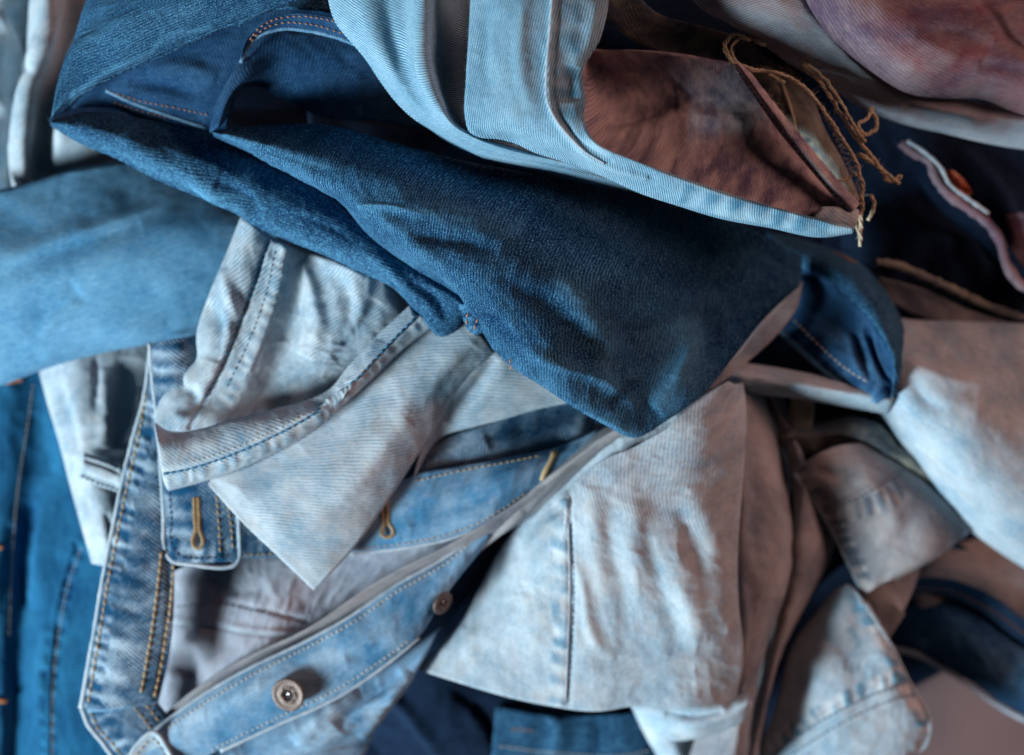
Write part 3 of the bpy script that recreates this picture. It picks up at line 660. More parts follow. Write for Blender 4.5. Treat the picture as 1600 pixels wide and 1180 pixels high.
# ============ 7. pale jeans with turned hem ===================================================
pj = thing('pale_hemmed_jeans', 'pale bleached jeans leg turned open at its stitched hem, in front of the jacket', 'jeans', 450, 640, 100)
p = cloth('rear_fold', pj, M['pale'], [((168, 172, 166), "640,760 690,684 740,668 790,655 840,640 900,628"), ((180, 178, 172), "660,690 720,620 790,600 840,590 900,590"), ((180, 178), "680,600 740,540 810,540 880,560")], r=3, edge=(4, 3, 3, 3), step=3, noise=[(1.0, 24, 20)],
    creases=[(-3, 10, 10, "700,660 740,610 775,560")], seed=26)
pi = cloth('inner_leg', pj, M['pale'], [((178, 176, 172, 176), "376,335 350,400 324,462 305,528 306,560 276,590 250,622 240,655 244,700"), ((188, 184, 182, 178), "400,350 376,420 352,500 340,560 312,612 286,648 280,700"),
    ((184, 182, 180, 178), "424,370 405,440 380,500 358,560 334,610 312,655 310,700"), ((184, 182, 181, 178), "446,380 436,440 416,510 394,572 374,620 352,652 350,690"), ((176, 176, 174, 173), "480,390 470,450 450,520 430,580 410,620 400,650 400,680"),
    ((190, 186, 182, 176), "560,420 550,480 520,540 490,580 470,610 450,640 440,670"), ((176, 178, 176, 172), "640,440 630,500 600,540 570,570 530,600 500,620 480,650")],
    r=3, edge=(6, 3, 3, 3), step=2.5, noise=[(1.3, 30, 18), (0.5, 10, 8, 1)],
    creases=[(-3.6, 8, 16, "330,470 345,520 335,565"), (2.6, 9, 10, "352,420 362,470 372,500"), (-2.8, 9, 12, "278,605 300,612 306,640"), (-1.8, 2.6, 3.5, "420,378 400,440 374,510 350,570 322,625 296,668", 0),
    (4, 10, 22, "470,410 490,450 500,520 480,560"), (-3.5, 14, 14, "520,420 545,480 530,540"), (1.0, 3, 10, "448,385 436,450 414,520 390,580", 0), (-3, 14, 12, "590,470 560,520 520,560")],
    pucker=[(28, 19, -0.36, 0.35, "325,650 345,610 372,555 398,500 424,430 440,385")],
    stains_shade=[(-0.25, 14, "340,440 345,520"), (-0.2, 16, "500,560 440,600")], seed=27, rot=0.4)
stitches(pi, "417,380 397,440 371,510 347,568 318,626", M['bluethread'], pj, rad=0.5, length=10, gap=0.5, seed=23, jit=0)
stitches(pi, "430,392 418,450 396,516 374,566 352,610", M['darkthread'], pj, rad=0.28, seed=24)
po = cloth('outer_leg', pj, M['pale'], [((176, 182, 186, 186), "318,752 400,722 500,664 600,560 700,490"), ((182, 188, 190, 188), "372,812 460,752 555,668 650,560 730,500"),
    ((182, 188, 190, 188), "430,868 520,800 600,710 690,600 755,520"), ((176, 178, 178, 178), "489,924 545,866 604,786 650,716 694,650 735,590 778,548")], r=3.0, edge=(2, 7, 1.2, 3), step=2.3,
    noise=[(1.2, 34, 26), (0.22, 8, 8)], creases=[(-1.2, 16, 20, "380,770 420,740 470,700"), (1.4, 20, 14, "460,830 540,770 640,640"), (-1.6, 20, 14, "640,660 700,600 740,540")],
    stains_shade=[(-0.25, 18, "390,735 420,760"), (0.3, 22, "330,765 400,830 480,905")], seed=28, rot=-1.05)
pm = cloth('hem_band', pj, M['pale'], [((186, 192, 194, 192), "240,660 258,672 284,675 312,670 360,656 418,641 478,625 516,606 540,576 580,532 640,476"),
    ((196, 200, 202, 198), "246,700 280,704 330,694 400,668 470,650 530,620 570,572 650,492"), ((197, 201, 203, 199), "251,738 290,732 350,714 420,684 480,652 545,603 602,543 655,492"),
    ((188, 192, 196, 194), "262,768 300,758 350,742 400,722 452,696 508,658 566,606 625,550 690,500")], r=2.6, edge=(1.5, 1.5, 5, 2), step=2.0, noise=[(0.6, 20, 16), (0.25, 7, 7, 1)],
    creases=[(-1.5, 2.2, 3.2, "248,741 290,735 350,716 420,686 480,654 545,605 602,545 655,494", 0), (0.5, 3, 14, "252,728 290,722 350,704 420,674 480,642 545,594", 0), (-1.6, 9, 12, "480,625 510,630 530,610"), (1.2, 10, 10, "590,530 570,570 540,600")],
    pucker=[(22, 23, -0.3, 0.5, "251,742 290,736 350,717 420,687 480,655 545,606 602,546 650,496"), (26, 60, -0.16, 0.2, "655,492 602,543 545,603 480,652 420,684 350,714 290,732 251,738")],
    stains_shade=[(-0.35, 10, "376,680 384,700"), (-0.3, 9, "566,560 590,545"), (0.35, 8, "250,672 258,760")], seed=29, rot=-0.96)
stitches(pm, "254,741 290,734 350,715 420,685 480,653 545,604 602,544 650,496", M['bluethread'], pj, rad=0.62, length=11, gap=0.3, seed=25, jit=0, single=False)
stitches(pm, "300,722 350,706 420,677 480,645", M['beige'], pj, rad=0.3, length=4, gap=5, seed=26)

# ============ 8. pale leg, bottom centre ======================================================
br = thing('brown_shaded_jeans', 'greyish jeans leg folded lengthwise behind the pale leg at bottom centre', 'jeans', 1210, 900, 0)
p = cloth('back_leg', br, M['taupe'], [((100, 104, 90), "1170,590 1225,740 1210,900 1190,1050 1140,1230"), ((118, 124, 100), "1200,590 1262,740 1262,880 1215,1030 1170,1230"), ((96, 100, 80), "1215,590 1275,760 1305,850 1268,935 1222,1020 1195,1110 1180,1230")], r=5, step=4, noise=[(1.5, 30, 16), (0.5, 12, 8, 1)], seed=30)
p = cloth('front_leg', br, M['taupe'], [((150, 156, 150, 120, 112), "1120,600 1145,720 1145,900 1140,1050 1100,1130 1066,1230"), ((142, 148, 132), "1165,600 1185,720 1195,880 1185,1000 1160,1120 1140,1230"), ((120, 126, 112), "1200,620 1222,720 1242,830 1233,920 1202,1010 1180,1100 1168,1230")],
    r=7, step=3.5, noise=[(1.6, 34, 18), (0.5, 12, 8, 1)], creases=[(-3, 10, 12, "1165,640 1185,760 1180,880"), (3, 12, 12, "1200,720 1215,830 1205,940"), (-3, 14, 8, "1170,900 1180,980 1165,1060")], stains_shade=[(-0.2, 24, "1180,800 1170,1000")], seed=31)
lp = thing('pale_leg_jeans', 'pale acid washed jeans leg with a vertical side seam and rolled hem, bottom centre', 'jeans', 920, 900, 20)
p = cloth('rolled_hem', lp, M['white'], [((126, 134, 140), "988,1108 1012,1138 1046,1160 1090,1158 1130,1146 1166,1128 1178,1100"), ((142, 150, 152), "985,1106 1040,1128 1080,1142 1120,1130 1152,1118 1174,1098"), ((146, 150, 148), "985,1095 1050,1096 1100,1100 1140,1096 1172,1084")], r=6, edge=(8, 4, 4, 7), step=2.8,
    noise=[(0.8, 16, 12)], creases=[(-4, 6, 6, "1040,1118 1085,1122 1130,1112"), (-2, 8, 6, "990,1110 1010,1120 1030,1140")], seed=32)
p = cloth('lower_leg', lp, M['white'], [((100, 96, 90), "985,1100 998,1130 1016,1165 1034,1195 1040,1230"), ((112, 106, 98), "1010,1095 1030,1140 1050,1170 1060,1230"), ((96, 88), "1050,1105 1078,1150 1090,1180 1094,1230")], r=4, step=3.5, noise=[(1.2, 20, 14)], seed=33)
p = cloth('back_piece', br, M['taupe'], [((82, 80), "1020,1110 1030,1240"), ((90, 88), "1110,1110 1120,1240"), ((84, 80), "1200,1110 1190,1240")], r=2, step=3.5, noise=[(1.2, 16, 16)], seed=73)
lg = cloth('leg', lp, M['paleleg'], [((132, 136, 142, 158, 172, 170), "648,1046 684,1014 722,970 752,915 782,860 815,815 852,778 900,728 950,692 1010,655 1080,622"),
    ((152, 162, 170, 178, 184, 178), "700,1064 745,1010 790,960 820,905 845,850 880,800 915,765 955,730 1000,690 1060,640 1110,610"),
    ((156, 170, 178, 184, 188, 182), "790,1091 815,1020 832,970 846,910 862,860 885,820 920,780 965,740 1010,700 1070,640 1120,604"),
    ((158, 174, 182, 188, 190, 184), "884,1110 890,1030 892,960 890,900 888,840 888,775 930,730 990,700 1040,670 1085,630 1130,600"),
    ((157, 176, 186, 188, 190, 182), "1000,1106 1010,1020 1012,950 1008,890 1005,830 1010,780 1035,740 1060,700 1085,660 1115,625 1140,596"),
    ((155, 176, 182, 184, 184, 176), "1090,1110 1096,1020 1096,950 1092,890 1088,830 1090,780 1098,740 1110,700 1122,660 1135,630 1150,600"),
    ((140, 160, 168, 170, 166, 160), "1150,1098 1163,1030 1156,950 1154,890 1156,830 1160,780 1164,730 1167,690 1168,650 1166,620 1162,598")], r=4, edge=(8, 10, 7, 4), step=2.6,
    noise=[(1.3, 40, 26), (0.45, 12, 10, 1)],
    creases=[(-0.8, 3, 3, "892,775 893,840 896,900 895,960 892,1030 887,1104", 0), (1.0, 4, 14, "884,780 884,900 884,1000 880,1100", 0),
    (2.6, 26, 20, "930,760 925,820 935,880 950,940"), (-1.7, 16, 16, "950,800 955,860 975,930 985,985"), (2.6, 26, 20, "960,740 985,800 990,860 1000,910"), (-2.0, 16, 16, "1010,820 1020,880 1040,940 1060,990 1062,1030"),
    (2.6, 26, 20, "1035,830 1050,880 1075,940 1090,1010"), (-1.8, 14, 12, "1060,790 1085,850 1100,900"), (2.4, 24, 20, "1080,760 1110,830 1125,900 1130,990"), (-1.6, 14, 12, "920,900 925,950 940,990"), (2.5, 14, 10, "900,880 915,930 930,1000 960,1030")],
    pucker=[(30, 36, -0.6, 0.8, "888,780 888,880 888,1000 884,1100")], stains_shade=[(-0.25, 14, "868,790 872,800")], seed=34, rot=0.1)
bead(lg, "888,768 888,840 890,900 889,960 886,1030 883,1106", M['edge'], lp, 'side_seam', rad=0.6, lift=0.0)
stitches(lg, "894,775 894,840 897,900 896,960 893,1030 888,1100", M['bluethread'], lp, rad=0.25, length=9, gap=0.8, seed=27, jit=0)

# ============ 9. right side: shirt pieces, pale trouser, strip ================================
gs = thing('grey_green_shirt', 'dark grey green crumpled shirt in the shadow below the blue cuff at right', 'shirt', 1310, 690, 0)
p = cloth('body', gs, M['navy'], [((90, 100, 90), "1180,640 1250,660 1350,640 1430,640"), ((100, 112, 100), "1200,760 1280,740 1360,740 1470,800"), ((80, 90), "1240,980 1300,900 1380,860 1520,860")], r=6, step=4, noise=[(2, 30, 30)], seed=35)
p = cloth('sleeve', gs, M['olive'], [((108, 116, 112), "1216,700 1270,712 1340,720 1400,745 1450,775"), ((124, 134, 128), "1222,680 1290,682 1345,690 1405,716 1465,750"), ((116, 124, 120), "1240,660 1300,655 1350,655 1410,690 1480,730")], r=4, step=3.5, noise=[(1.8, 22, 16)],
    creases=[(4, 10, 14, "1290,650 1340,660 1400,690"), (-4, 10, 14, "1270,700 1320,690 1380,712")], stains_shade=[(-0.45, 26, "1280,660 1330,650 1380,670")], seed=36)
p = cloth('sleeve_cuff', gs, M['olive'], [((126, 120), "1238,612 1235,650 1222,690"), ((130, 124), "1275,618 1272,660 1262,690")], r=3, step=3.5, noise=[(1, 12, 16)], seed=37, stains_shade=[(0.4, 20, "1255,620 1250,680")])

lb = thing('light_bottom_trousers', 'grey cotton trousers mostly hidden under the wide pale leg at the right edge', 'trousers', 1530, 900, 0)
p = cloth('leg', lb, M['taupe'], [((66, 68, 64), "1400,900 1470,860 1540,840 1680,830"), ((74, 72, 66), "1430,930 1500,930 1580,950 1680,960"), ((56, 54), "1440,1000 1520,1010 1600,1030 1680,1040")], r=4, step=4, noise=[(1.4, 30, 26)], stains_shade=[(0.35, 40, "1540,860 1600,940")], seed=38)

db = thing('dark_blue_jeans_corner', 'dark blue jeans with a plum felled seam and white hem edge, lower right', 'jeans', 1500, 1010, 0)
pd_ = cloth('leg', db, M['indigoin'], [((50, 60, 60, 50), "1388,1004 1440,1022 1500,1062 1560,1104 1660,1150"), ((64, 78, 78, 66), "1400,960 1470,975 1530,1010 1590,1050 1660,1080"), ((60, 70, 70, 60), "1425,908 1490,910 1550,940 1610,985 1680,1010")], r=3, edge=(1.5, 4, 4, 4), step=3.2, noise=[(2.4, 22, 22), (0.6, 10, 10, 1)],
    pucker=[(30, 22, 0.0, 0.6, "1430,915 1500,925 1560,950 1620,995")], stains_shade=[(0.55, 18, "1440,1000 1470,1000"), (0.4, 12, "1500,990 1540,1010"), (0.8, 26, "1560,1040 1620,1080"), (0.25, 12, "1480,960 1520,985"), (0.35, 20, "1600,1020 1640,1060")], seed=39)
pq = cloth('felled_seam', db, M['indigoin'], [((76, 80, 74), "1418,925 1480,932 1540,962 1600,1005 1680,1040"), ((76, 80, 74), "1428,902 1490,906 1552,932 1610,972 1680,1005")], r=1.4, step=3.2, noise=[(0.7, 10, 14)], pucker=[(34, 20, 0.3, 0.8, "1418,925 1480,932 1540,962 1600,1005 1680,1040")], seed=40)
stitches(pq, "1425,918 1486,924 1546,952 1606,994 1660,1025", M['orange'], db, rad=0.35, seed=28)
bead(pd_, "1392,1012 1430,1020 1470,1040 1515,1068 1560,1100 1610,1126 1660,1140", M['edge'], db, 'hem_edge', rad=2.0, lift=0.8)

cs = thing('washed_denim_shirt', 'pale washed denim shirt with stitched collar point and square hem corner, lower right', 'shirt', 1370, 950, 0)
p = cloth('body', cs, M['taupe'], [((96, 100), "1345,930 1360,980 1390,1000"), ((100, 104), "1380,900 1395,940 1415,960"), ((96, 100), "1445,872 1425,930 1388,1000")], r=2, step=3.2, noise=[(1, 14, 14)], stains_shade=[(0.25, 30, "1370,910 1400,950")], seed=41)
ps = cloth('hem_corner', cs, M['white'], [((96, 92, 84), "1298,930 1240,1010 1215,1100 1180,1200 1160,1260"), ((112, 112, 104), "1318,915 1290,1000 1275,1090 1250,1180 1230,1260"), ((116, 118, 112), "1335,920 1340,1000 1350,1080 1350,1170 1340,1260"),
    ((116, 116, 110), "1348,936 1378,985 1410,1060 1430,1150 1400,1230"), ((112, 110, 106), "1352,940 1384,990 1420,1060 1457,1142 1450,1166 1400,1190 1380,1200")], r=2.2, edge=(4, 1.2, 1.5, 1.2), step=2.8, noise=[(1.8, 26, 20), (0.5, 10, 10, 1)],
    creases=[(-1.4, 3, 4, "1205,1175 1260,1135 1310,1106 1370,1078 1420,1062", 0), (-0.8, 3, 3, "1210,1192 1270,1152 1320,1122 1380,1094 1432,1078", 0), (3.5, 20, 14, "1300,1010 1280,1060 1250,1120"), (-2.5, 14, 14, "1250,1020 1260,1080 1240,1120")],
    pucker=[(24, 26, -1.0, 0.8, "1352,940 1384,990 1420,1060 1457,1142"), (24, 20, -0.8, 0.8, "1425,1062 1370,1080 1310,1108 1260,1138 1205,1178")], stains_shade=[(-0.6, 9, "1326,922 1340,950"), (-0.55, 7, "1330,985 1342,1005"), (-0.35, 12, "1330,1045 1395,1065")], seed=42, rot=0.5)
stitches(ps, "1208,1180 1262,1140 1312,1110 1372,1083 1424,1066", M['darkthread'], cs, rad=0.4, seed=29)
stitches(ps, "1212,1196 1272,1156 1322,1126 1382,1098 1436,1082", M['darkthread'], cs, rad=0.4, seed=30)
bead(ps, "1352,944 1382,992 1418,1062 1453,1140 1446,1164 1398,1190", M['edge'], cs, 'hem_edge', rad=1.3, lift=0.2)
pp_ = cloth('collar', cs, M['taupe'], [((128, 124, 118, 114), "1240,738 1264,770 1290,808 1318,862 1350,930"), ((136, 132, 124, 116), "1268,716 1300,760 1330,810 1354,870 1360,926"), ((138, 136, 130, 118), "1300,700 1340,745 1378,800 1392,860 1376,915"),
    ((128, 130, 128, 118), "1360,690 1420,745 1460,790 1460,850 1392,908"), ((110, 112, 112, 110), "1420,680 1480,750 1522,824 1478,862 1400,906")], r=2, edge=(1.2, 2, 3, 1.5), step=2.8, noise=[(0.9, 26, 26), (0.4, 8, 9)],
    creases=[(-1.2, 3, 4, "1275,800 1320,782 1370,756 1410,735", 0), (2, 14, 14, "1330,735 1380,780 1410,830"), (-1.8, 18, 20, "1400,860 1430,800 1470,770"), (-2, 12, 10, "1270,735 1310,745 1350,735")],
    pucker=[(24, 21, -1.0, 0.8, "1350,930 1318,862 1290,808 1264,770 1240,738"), (34, 20, -0.8, 0.8, "1290,800 1330,785 1380,765 1400,752")], seed=43, rot=0.4, stains_shade=[(0.3, 30, "1300,735 1360,800 1390,880")])
bead(pp_, "1242,740 1264,772 1290,810 1318,864 1346,922", M['edge'], cs, 'collar_edge', rad=1.2, lift=0.1)
stitches(pp_, "1282,806 1325,786 1374,760 1412,740", M['darkthread'], cs, rad=0.4, seed=41)
stitches(pp_, "1262,745 1286,780 1312,824 1338,876 1352,905", M['darkthread'], cs, rad=0.4, seed=31)

st = thing('pale_sleeve', 'narrow pale washed sleeve running below the dark jeans towards the blue cuff', 'sleeve', 1240, 600, 60)
p = cloth('sleeve', st, M['white'], [((142, 146, 142), "1080,612 1130,604 1180,615 1235,622 1300,632 1390,648"), ((156, 160, 156), "1090,592 1130,584 1190,592 1250,600 1320,612 1400,626"), ((142, 146, 144), "1100,574 1140,566 1190,570 1250,580 1320,592 1400,606")], r=6, edge=(6, 5, 4, 4), step=3, noise=[(1.2, 20, 12)],
    creases=[(-2, 6, 8, "1170,600 1210,592 1250,600")], seed=44)
wl = thing('wide_pale_trousers', 'wide pale blue trouser leg bulging in from the right edge', 'trousers', 1520, 680, 30)
p = cloth('leg', wl, M['white'], [((118, 122, 118, 112), "1352,600 1366,635 1392,682 1430,738 1480,790 1540,842 1600,884 1680,930"), ((148, 152, 150, 144), "1370,570 1400,630 1450,690 1510,750 1580,800 1680,840"),
    ((158, 162, 160, 154), "1385,540 1440,590 1500,640 1580,690 1680,720"), ((148, 150, 148, 144), "1395,515 1450,540 1520,570 1600,600 1680,620"), ((128, 130, 128, 124), "1390,492 1440,498 1500,500 1580,502 1680,508")], r=14, edge=(14, 12, 8, 8), step=3.5,
    noise=[(1.8, 40, 40), (0.6, 14, 14)], creases=[(-2.5, 10, 14, "1430,590 1445,620 1480,645"), (2.5, 14, 14, "1420,560 1480,590 1560,600"), (-2, 14, 14, "1480,545 1540,565 1610,575")], seed=45)

# ============ 10. dark cuff right =============================================================
ck = thing('blue_cuffed_jeans', 'dark blue jeans cuff curling out from under the dark indigo jeans at right', 'jeans', 1330, 520, 60)
p1 = cloth('cuff_inside', ck, M['indigoin'], [((120, 146, 156), "1205,505 1240,535 1280,572 1320,602 1374,630"), ((126, 152, 160), "1240,470 1270,510 1310,550 1350,585 1384,622"), ((126, 150, 158), "1240,430 1300,480 1345,520 1372,560 1400,612"), ((122, 156, 166), "1230,385 1300,440 1350,488 1384,530 1404,590")],
    r=2.2, edge=(1.5, 2, 3, 2), step=2.8, noise=[(1.0, 20, 14)], creases=[(2.0, 4, 6, "1345,500 1360,560 1372,590 1396,604"), (-2, 4, 4, "1355,505 1368,555 1380,582"), (1.8, 4, 4, "1365,510 1378,560 1392,590"), (-1.6, 4, 4, "1336,520 1348,570 1366,600"), (1.6, 5, 5, "1325,520 1336,566 1356,596")],
    pucker=[(30, 26, -0.3, 0.8, "1374,630 1320,602 1280,572 1240,535 1205,505")], stains_shade=[(0.35, 18, "1290,500 1330,540 1360,590"), (0.3, 6, "1205,505 1280,572 1374,626")], seed=46)
stitches(p1, "1240,500 1280,540 1322,576 1360,600", M['beige'], ck, rad=0.38, seed=32)
bead(p1, "1212,510 1240,536 1280,573 1320,603 1372,628", M['edgeblue'], ck, 'cuff_edge', rad=1.6)
p = cloth('cuff_outside', ck, M['indigo'], [((122, 150, 168, 164), "1200,390 1260,420 1310,448 1352,488 1384,530 1400,575 1396,622"), ((120, 148, 158, 152), "1200,378 1270,398 1322,420 1366,462 1398,510 1412,560 1404,620"), ((112, 124, 132, 136), "1200,360 1280,380 1335,402 1380,446 1410,498 1419,560 1408,624")],
    r=4, edge=(2, 5, 3, 3), step=2.8, noise=[(0.9, 14, 10)], pucker=[(14, 22, 0.25, 0.8, "1200,390 1260,420 1310,448 1352,488 1384,530 1400,575")], seed=47)
bead(p, "1300,392 1350,420 1390,468 1412,520 1418,570", M['orange'], ck, 'overlock_edge', rad=0.6, wob=0.6)

# ============ 11. pinkish jeans top right =====================================================
rj = thing('rose_washed_jeans', 'pinkish grey washed jeans draped across the top right corner', 'jeans', 1420, 80, 100)
M['greyrose'] = denim('grey blue washed twill', (0.12, 0.17, 0.23), (0.52, 0.52, 0.54), bias=0.5, line=0.35, period=1.35, grain=0.35, speck=0.15, macro=0.5, ang=10, hue2=(0.95, 0.62, 0.60), tintamt=0.6)
p = cloth('lower_leg', rj, M['greyrose'], [((222, 222, 204, 180, 162, 150), "1060,-30 1100,10 1140,32 1190,62 1240,98 1300,132 1350,166 1410,190 1480,206 1560,224 1680,240"), ((234, 232, 214, 194, 178, 168), "1120,-40 1180,10 1230,45 1290,82 1350,120 1420,160 1500,180 1680,205"),
    ((230, 224, 208, 186, 172, 162), "1240,-60 1290,0 1330,50 1380,100 1430,130 1500,150 1680,180")], r=5, edge=(8, 3, 3, 3), step=2.6, noise=[(1.2, 40, 22), (0.4, 12, 10, 1)],
    creases=[(1.6, 4, 10, "1250,0 1300,60 1350,110 1400,150"), (-2, 10, 10, "1400,150 1440,180 1520,190")], seed=48)
pr_ = cloth('upper_leg', rj, M['rose'], [((234, 230, 218, 198, 180, 170), "1215,-70 1245,-25 1272,20 1318,68 1368,108 1425,142 1480,150 1540,152 1600,174 1690,190"), ((240, 236, 226, 208, 192, 182), "1280,-70 1320,-10 1370,50 1430,95 1500,110 1600,128 1690,140"),
    ((230, 228, 222, 208, 192, 184), "1380,-70 1410,-20 1460,20 1520,50 1600,70 1690,80"), ((200, 204, 206, 200, 192, 188), "1480,-70 1520,-40 1560,-20 1620,0 1690,20")], r=6, edge=(7, 3, 3, 3), step=2.8, noise=[(1.0, 46, 34), (0.3, 14, 12)],
    creases=[(-2, 12, 18, "1530,100 1570,108 1640,120"), (-1.6, 12, 14, "1430,50 1490,58 1550,70"), (1.5, 22, 18, "1360,20 1430,50 1500,90"), (-2.5, 6, 8, "1535,0 1560,25 1580,60 1610,84"), (1.2, 20, 16, "1300,10 1360,60 1430,110")],
    stains_shade=[(-0.25, 20, "1300,20 1350,50"), (-0.2, 18, "1440,60 1500,70"), (-0.2, 14, "1540,100 1600,110")], seed=49)

# hem with pale edge at right
hm = thing('blush_hemmed_jeans', 'dark jeans with thick blush hem edge and small orange tag, right hollow', 'jeans', 1520, 350, 30)
p = cloth('leg', hm, M['navy'], [((120, 122, 118), "1395,215 1430,270 1465,320 1520,370 1560,420 1610,480"), ((128, 130, 124), "1440,230 1470,270 1510,310 1555,345 1590,400 1640,460")], r=3, step=3.5, noise=[(1.4, 18, 18)], seed=50)
bead(None, "1408,222 1430,240 1452,252 1462,278 1480,302 1510,324 1540,346 1562,376 1572,412 1590,440 1640,470", M['rose'], hm, 'hem_edge', rad=2.6, zs=(134, 138, 134, 130), wob=0.25)
bead(None, "1418,220 1448,240 1470,262 1484,288 1512,310 1545,334", M['edge'], hm, 'hem_edge', rad=1.0, zs=(138, 141, 136), wob=0.25)
p = cloth('side_panel', hm, M['rose'], [((118, 116), "1572,335 1580,380 1584,430 1620,470"), ((122, 120), "1600,330 1650,380 1660,430 1670,460")], r=3, step=3.5, noise=[(1.4, 14, 14)], seed=51, stains_shade=[(-0.4, 40, "1600,340 1620,440")])
p = cloth('tag', hm, M['redtag'], [((133, 133), "1476,268 1492,290 1506,308"), ((136, 134), "1490,266 1506,280 1520,302")], r=0.5, step=1.6, noise=[(2.2, 4, 5)], seed=52)

# ============ 12. frayed light jeans on top ==================================================
lj = thing('light_blue_jeans', 'light blue jeans with raised side seam on top of the pile', 'jeans', 850, 150, 150)
p = cloth('back_shade_fill', lj, M['navy'], [((140, 150, 150), "780,-80 1000,-80 1320,-60"), ((150, 160, 160), "800,40 1000,40 1320,60"), ((140, 150, 150), "820,140 1000,150 1320,180")], r=3, step=5, noise=[(2, 30, 30)], seed=68)  # added near-black sheet, stands in for the shade behind the right leg
pk = cloth('inside_back', lj, M['olive'], [((196, 196, 188), "900,-40 960,40 1050,90 1150,110 1200,150"), ((200, 200, 196), "960,-60 1030,20 1100,40 1160,60 1220,110")], r=2, step=3.5, noise=[(1.4, 24, 24)], stains_shade=[(-0.45, 60, "900,0 1200,100")], seed=53)
fr = cloth('frayed_hem', lj, M['olive'], [((190, 192, 184, 178), "1160,98 1200,160 1236,215 1275,270 1320,330"), ((196, 196, 190, 180), "1195,100 1232,150 1262,200 1296,252 1336,322"), ((190, 190, 184, 178), "1235,105 1270,150 1290,200 1318,250 1345,310")], r=2, step=2.6, noise=[(1.0, 12, 12)],
    pucker=[(24, 24, -0.5, 0.8, "1345,310 1318,250 1290,200 1270,150 1235,105"), (20, 22, -0.45, 0.8, "1190,100 1230,160 1262,215 1300,275")], seed=54)
bead(fr, "1216,118 1232,160 1244,200 1254,240", M['cotton'], lj, 'hem_cord', rad=0.8, lift=0.6)
def cord(line, zs, rad=1.0, double=0.0, seed=1, mat='cotton'):
    L = smooth_line(pts(line)); tot = arclen(L)[-1]; rnd = random.Random(seed); n = int(tot / 2.5)
    q = at_len(L, np.linspace(0, tot, n)); z = np.interp(np.linspace(0, 1, n), np.linspace(0, 1, len(zs)), zs)
    z = z + 1.5*vnoise(np.arange(n)*0.12, np.zeros(n), seed); q = q[:, :2] + 1.3*np.column_stack([vnoise(np.arange(n)*0.25, np.zeros(n), seed+1), vnoise(np.arange(n)*0.25, np.zeros(n)+5, seed+2)])
    P = unproj(q[:, 0], q[:, 1], z); parts = []
    T = np.gradient(P, axis=0); T /= np.linalg.norm(T, axis=1, keepdims=True); B = np.cross(T, [0, 0, 1.0]); B /= np.linalg.norm(B, axis=1, keepdims=True); N_ = np.cross(B, T)
    k = 3
    for j in range(k):                                      # three plies twisted round each other
        a = 2*np.pi*j/k + np.arange(n) * 0.55
        sep = rad*0.5e-3 * (1 + double*vnoise(np.arange(n)*0.09, np.zeros(n)+j*9, seed+4))
        R_ = P + (np.cos(a)*sep)[:, None]*B + (np.sin(a)*sep)[:, None]*N_
        parts.append(tube_data(R_, rad*0.36e-3*(1 + 0.2*vnoise(np.arange(n)*0.5, np.zeros(n)+j, seed+6)), 7))
    for j in range(int(tot / 8)):                           # loose fibres
        i = rnd.randrange(2, n-3); d = np.array([rnd.uniform(-1, 1), rnd.uniform(-1, 1), rnd.uniform(-0.3, 1)]); l = rnd.uniform(1.2, 3.5)*1e-3
        pp = np.array([P[i] + d*l*t + np.array([0, 0, -l*0.4*t*t]) for t in np.linspace(0, 1, 5)])
        parts.append(tube_data(pp, 0.07e-3, 3))
    return link('frayed_cord', mesh_mixed('frayed_cord', parts, M[mat]), lj)
cord("1172,62 1148,54 1134,66 1140,92 1166,106 1212,113 1262,142 1302,196 1332,242 1346,280 1346,330 1342,384", (214, 212, 212, 210, 206, 200, 196), 1.25, 0.6, 1)
cord("1196,72 1160,60 1143,72 1150,96 1176,110", (212, 213, 211), 0.9, 0.4, 2)
cord("1252,98 1280,128 1310,172 1336,212 1356,236 1380,268 1404,286", (206, 204, 202, 200, 196), 1.35, 0.4, 3)
cord("1262,100 1292,128 1318,168 1340,205 1352,222", (208, 206, 204, 202), 1.0, 0.4, 4)
cord("1200,116 1216,124 1228,128", (208, 206), 1.0, 0.3, 5)
cord("1312,284 1328,276 1340,272", (200, 200), 0.9, 0.3, 6)
cord("1362,168 1356,182 1342,196 1352,210 1368,200 1366,180 1356,172", (198, 202, 200, 198), 1.2, 0.3, 7)
cord("1362,305 1366,325 1358,345", (196, 192), 1.2, 0.3, 8)
cord("1336,300 1335,340 1346,378", (196, 190), 0.7, 0.3, 9)
cord("1340,240 1372,260 1392,284 1408,276", (196, 196, 194), 1.5, 0.2, 10)
# side panel in shade (turns away from the window)
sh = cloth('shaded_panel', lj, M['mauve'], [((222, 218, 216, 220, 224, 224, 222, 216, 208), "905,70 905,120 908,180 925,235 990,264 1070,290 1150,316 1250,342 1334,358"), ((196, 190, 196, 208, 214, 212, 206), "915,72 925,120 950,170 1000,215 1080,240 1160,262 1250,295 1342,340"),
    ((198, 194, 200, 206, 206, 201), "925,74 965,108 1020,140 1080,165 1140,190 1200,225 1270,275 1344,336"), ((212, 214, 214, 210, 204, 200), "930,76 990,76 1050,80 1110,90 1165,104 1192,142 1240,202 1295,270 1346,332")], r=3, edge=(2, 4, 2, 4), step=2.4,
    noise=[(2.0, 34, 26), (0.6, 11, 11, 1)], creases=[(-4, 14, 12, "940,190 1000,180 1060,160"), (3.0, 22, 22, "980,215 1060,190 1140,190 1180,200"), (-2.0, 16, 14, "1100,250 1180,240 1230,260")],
    pucker=[(60, 42, -0.30, 0.4, "1338,350 1250,345 1130,325 1040,300"), (26, 22, -0.5, 1.2, "1346,330 1295,270 1240,202 1215,170")], seed=55, planar=(0.5, -0.5))
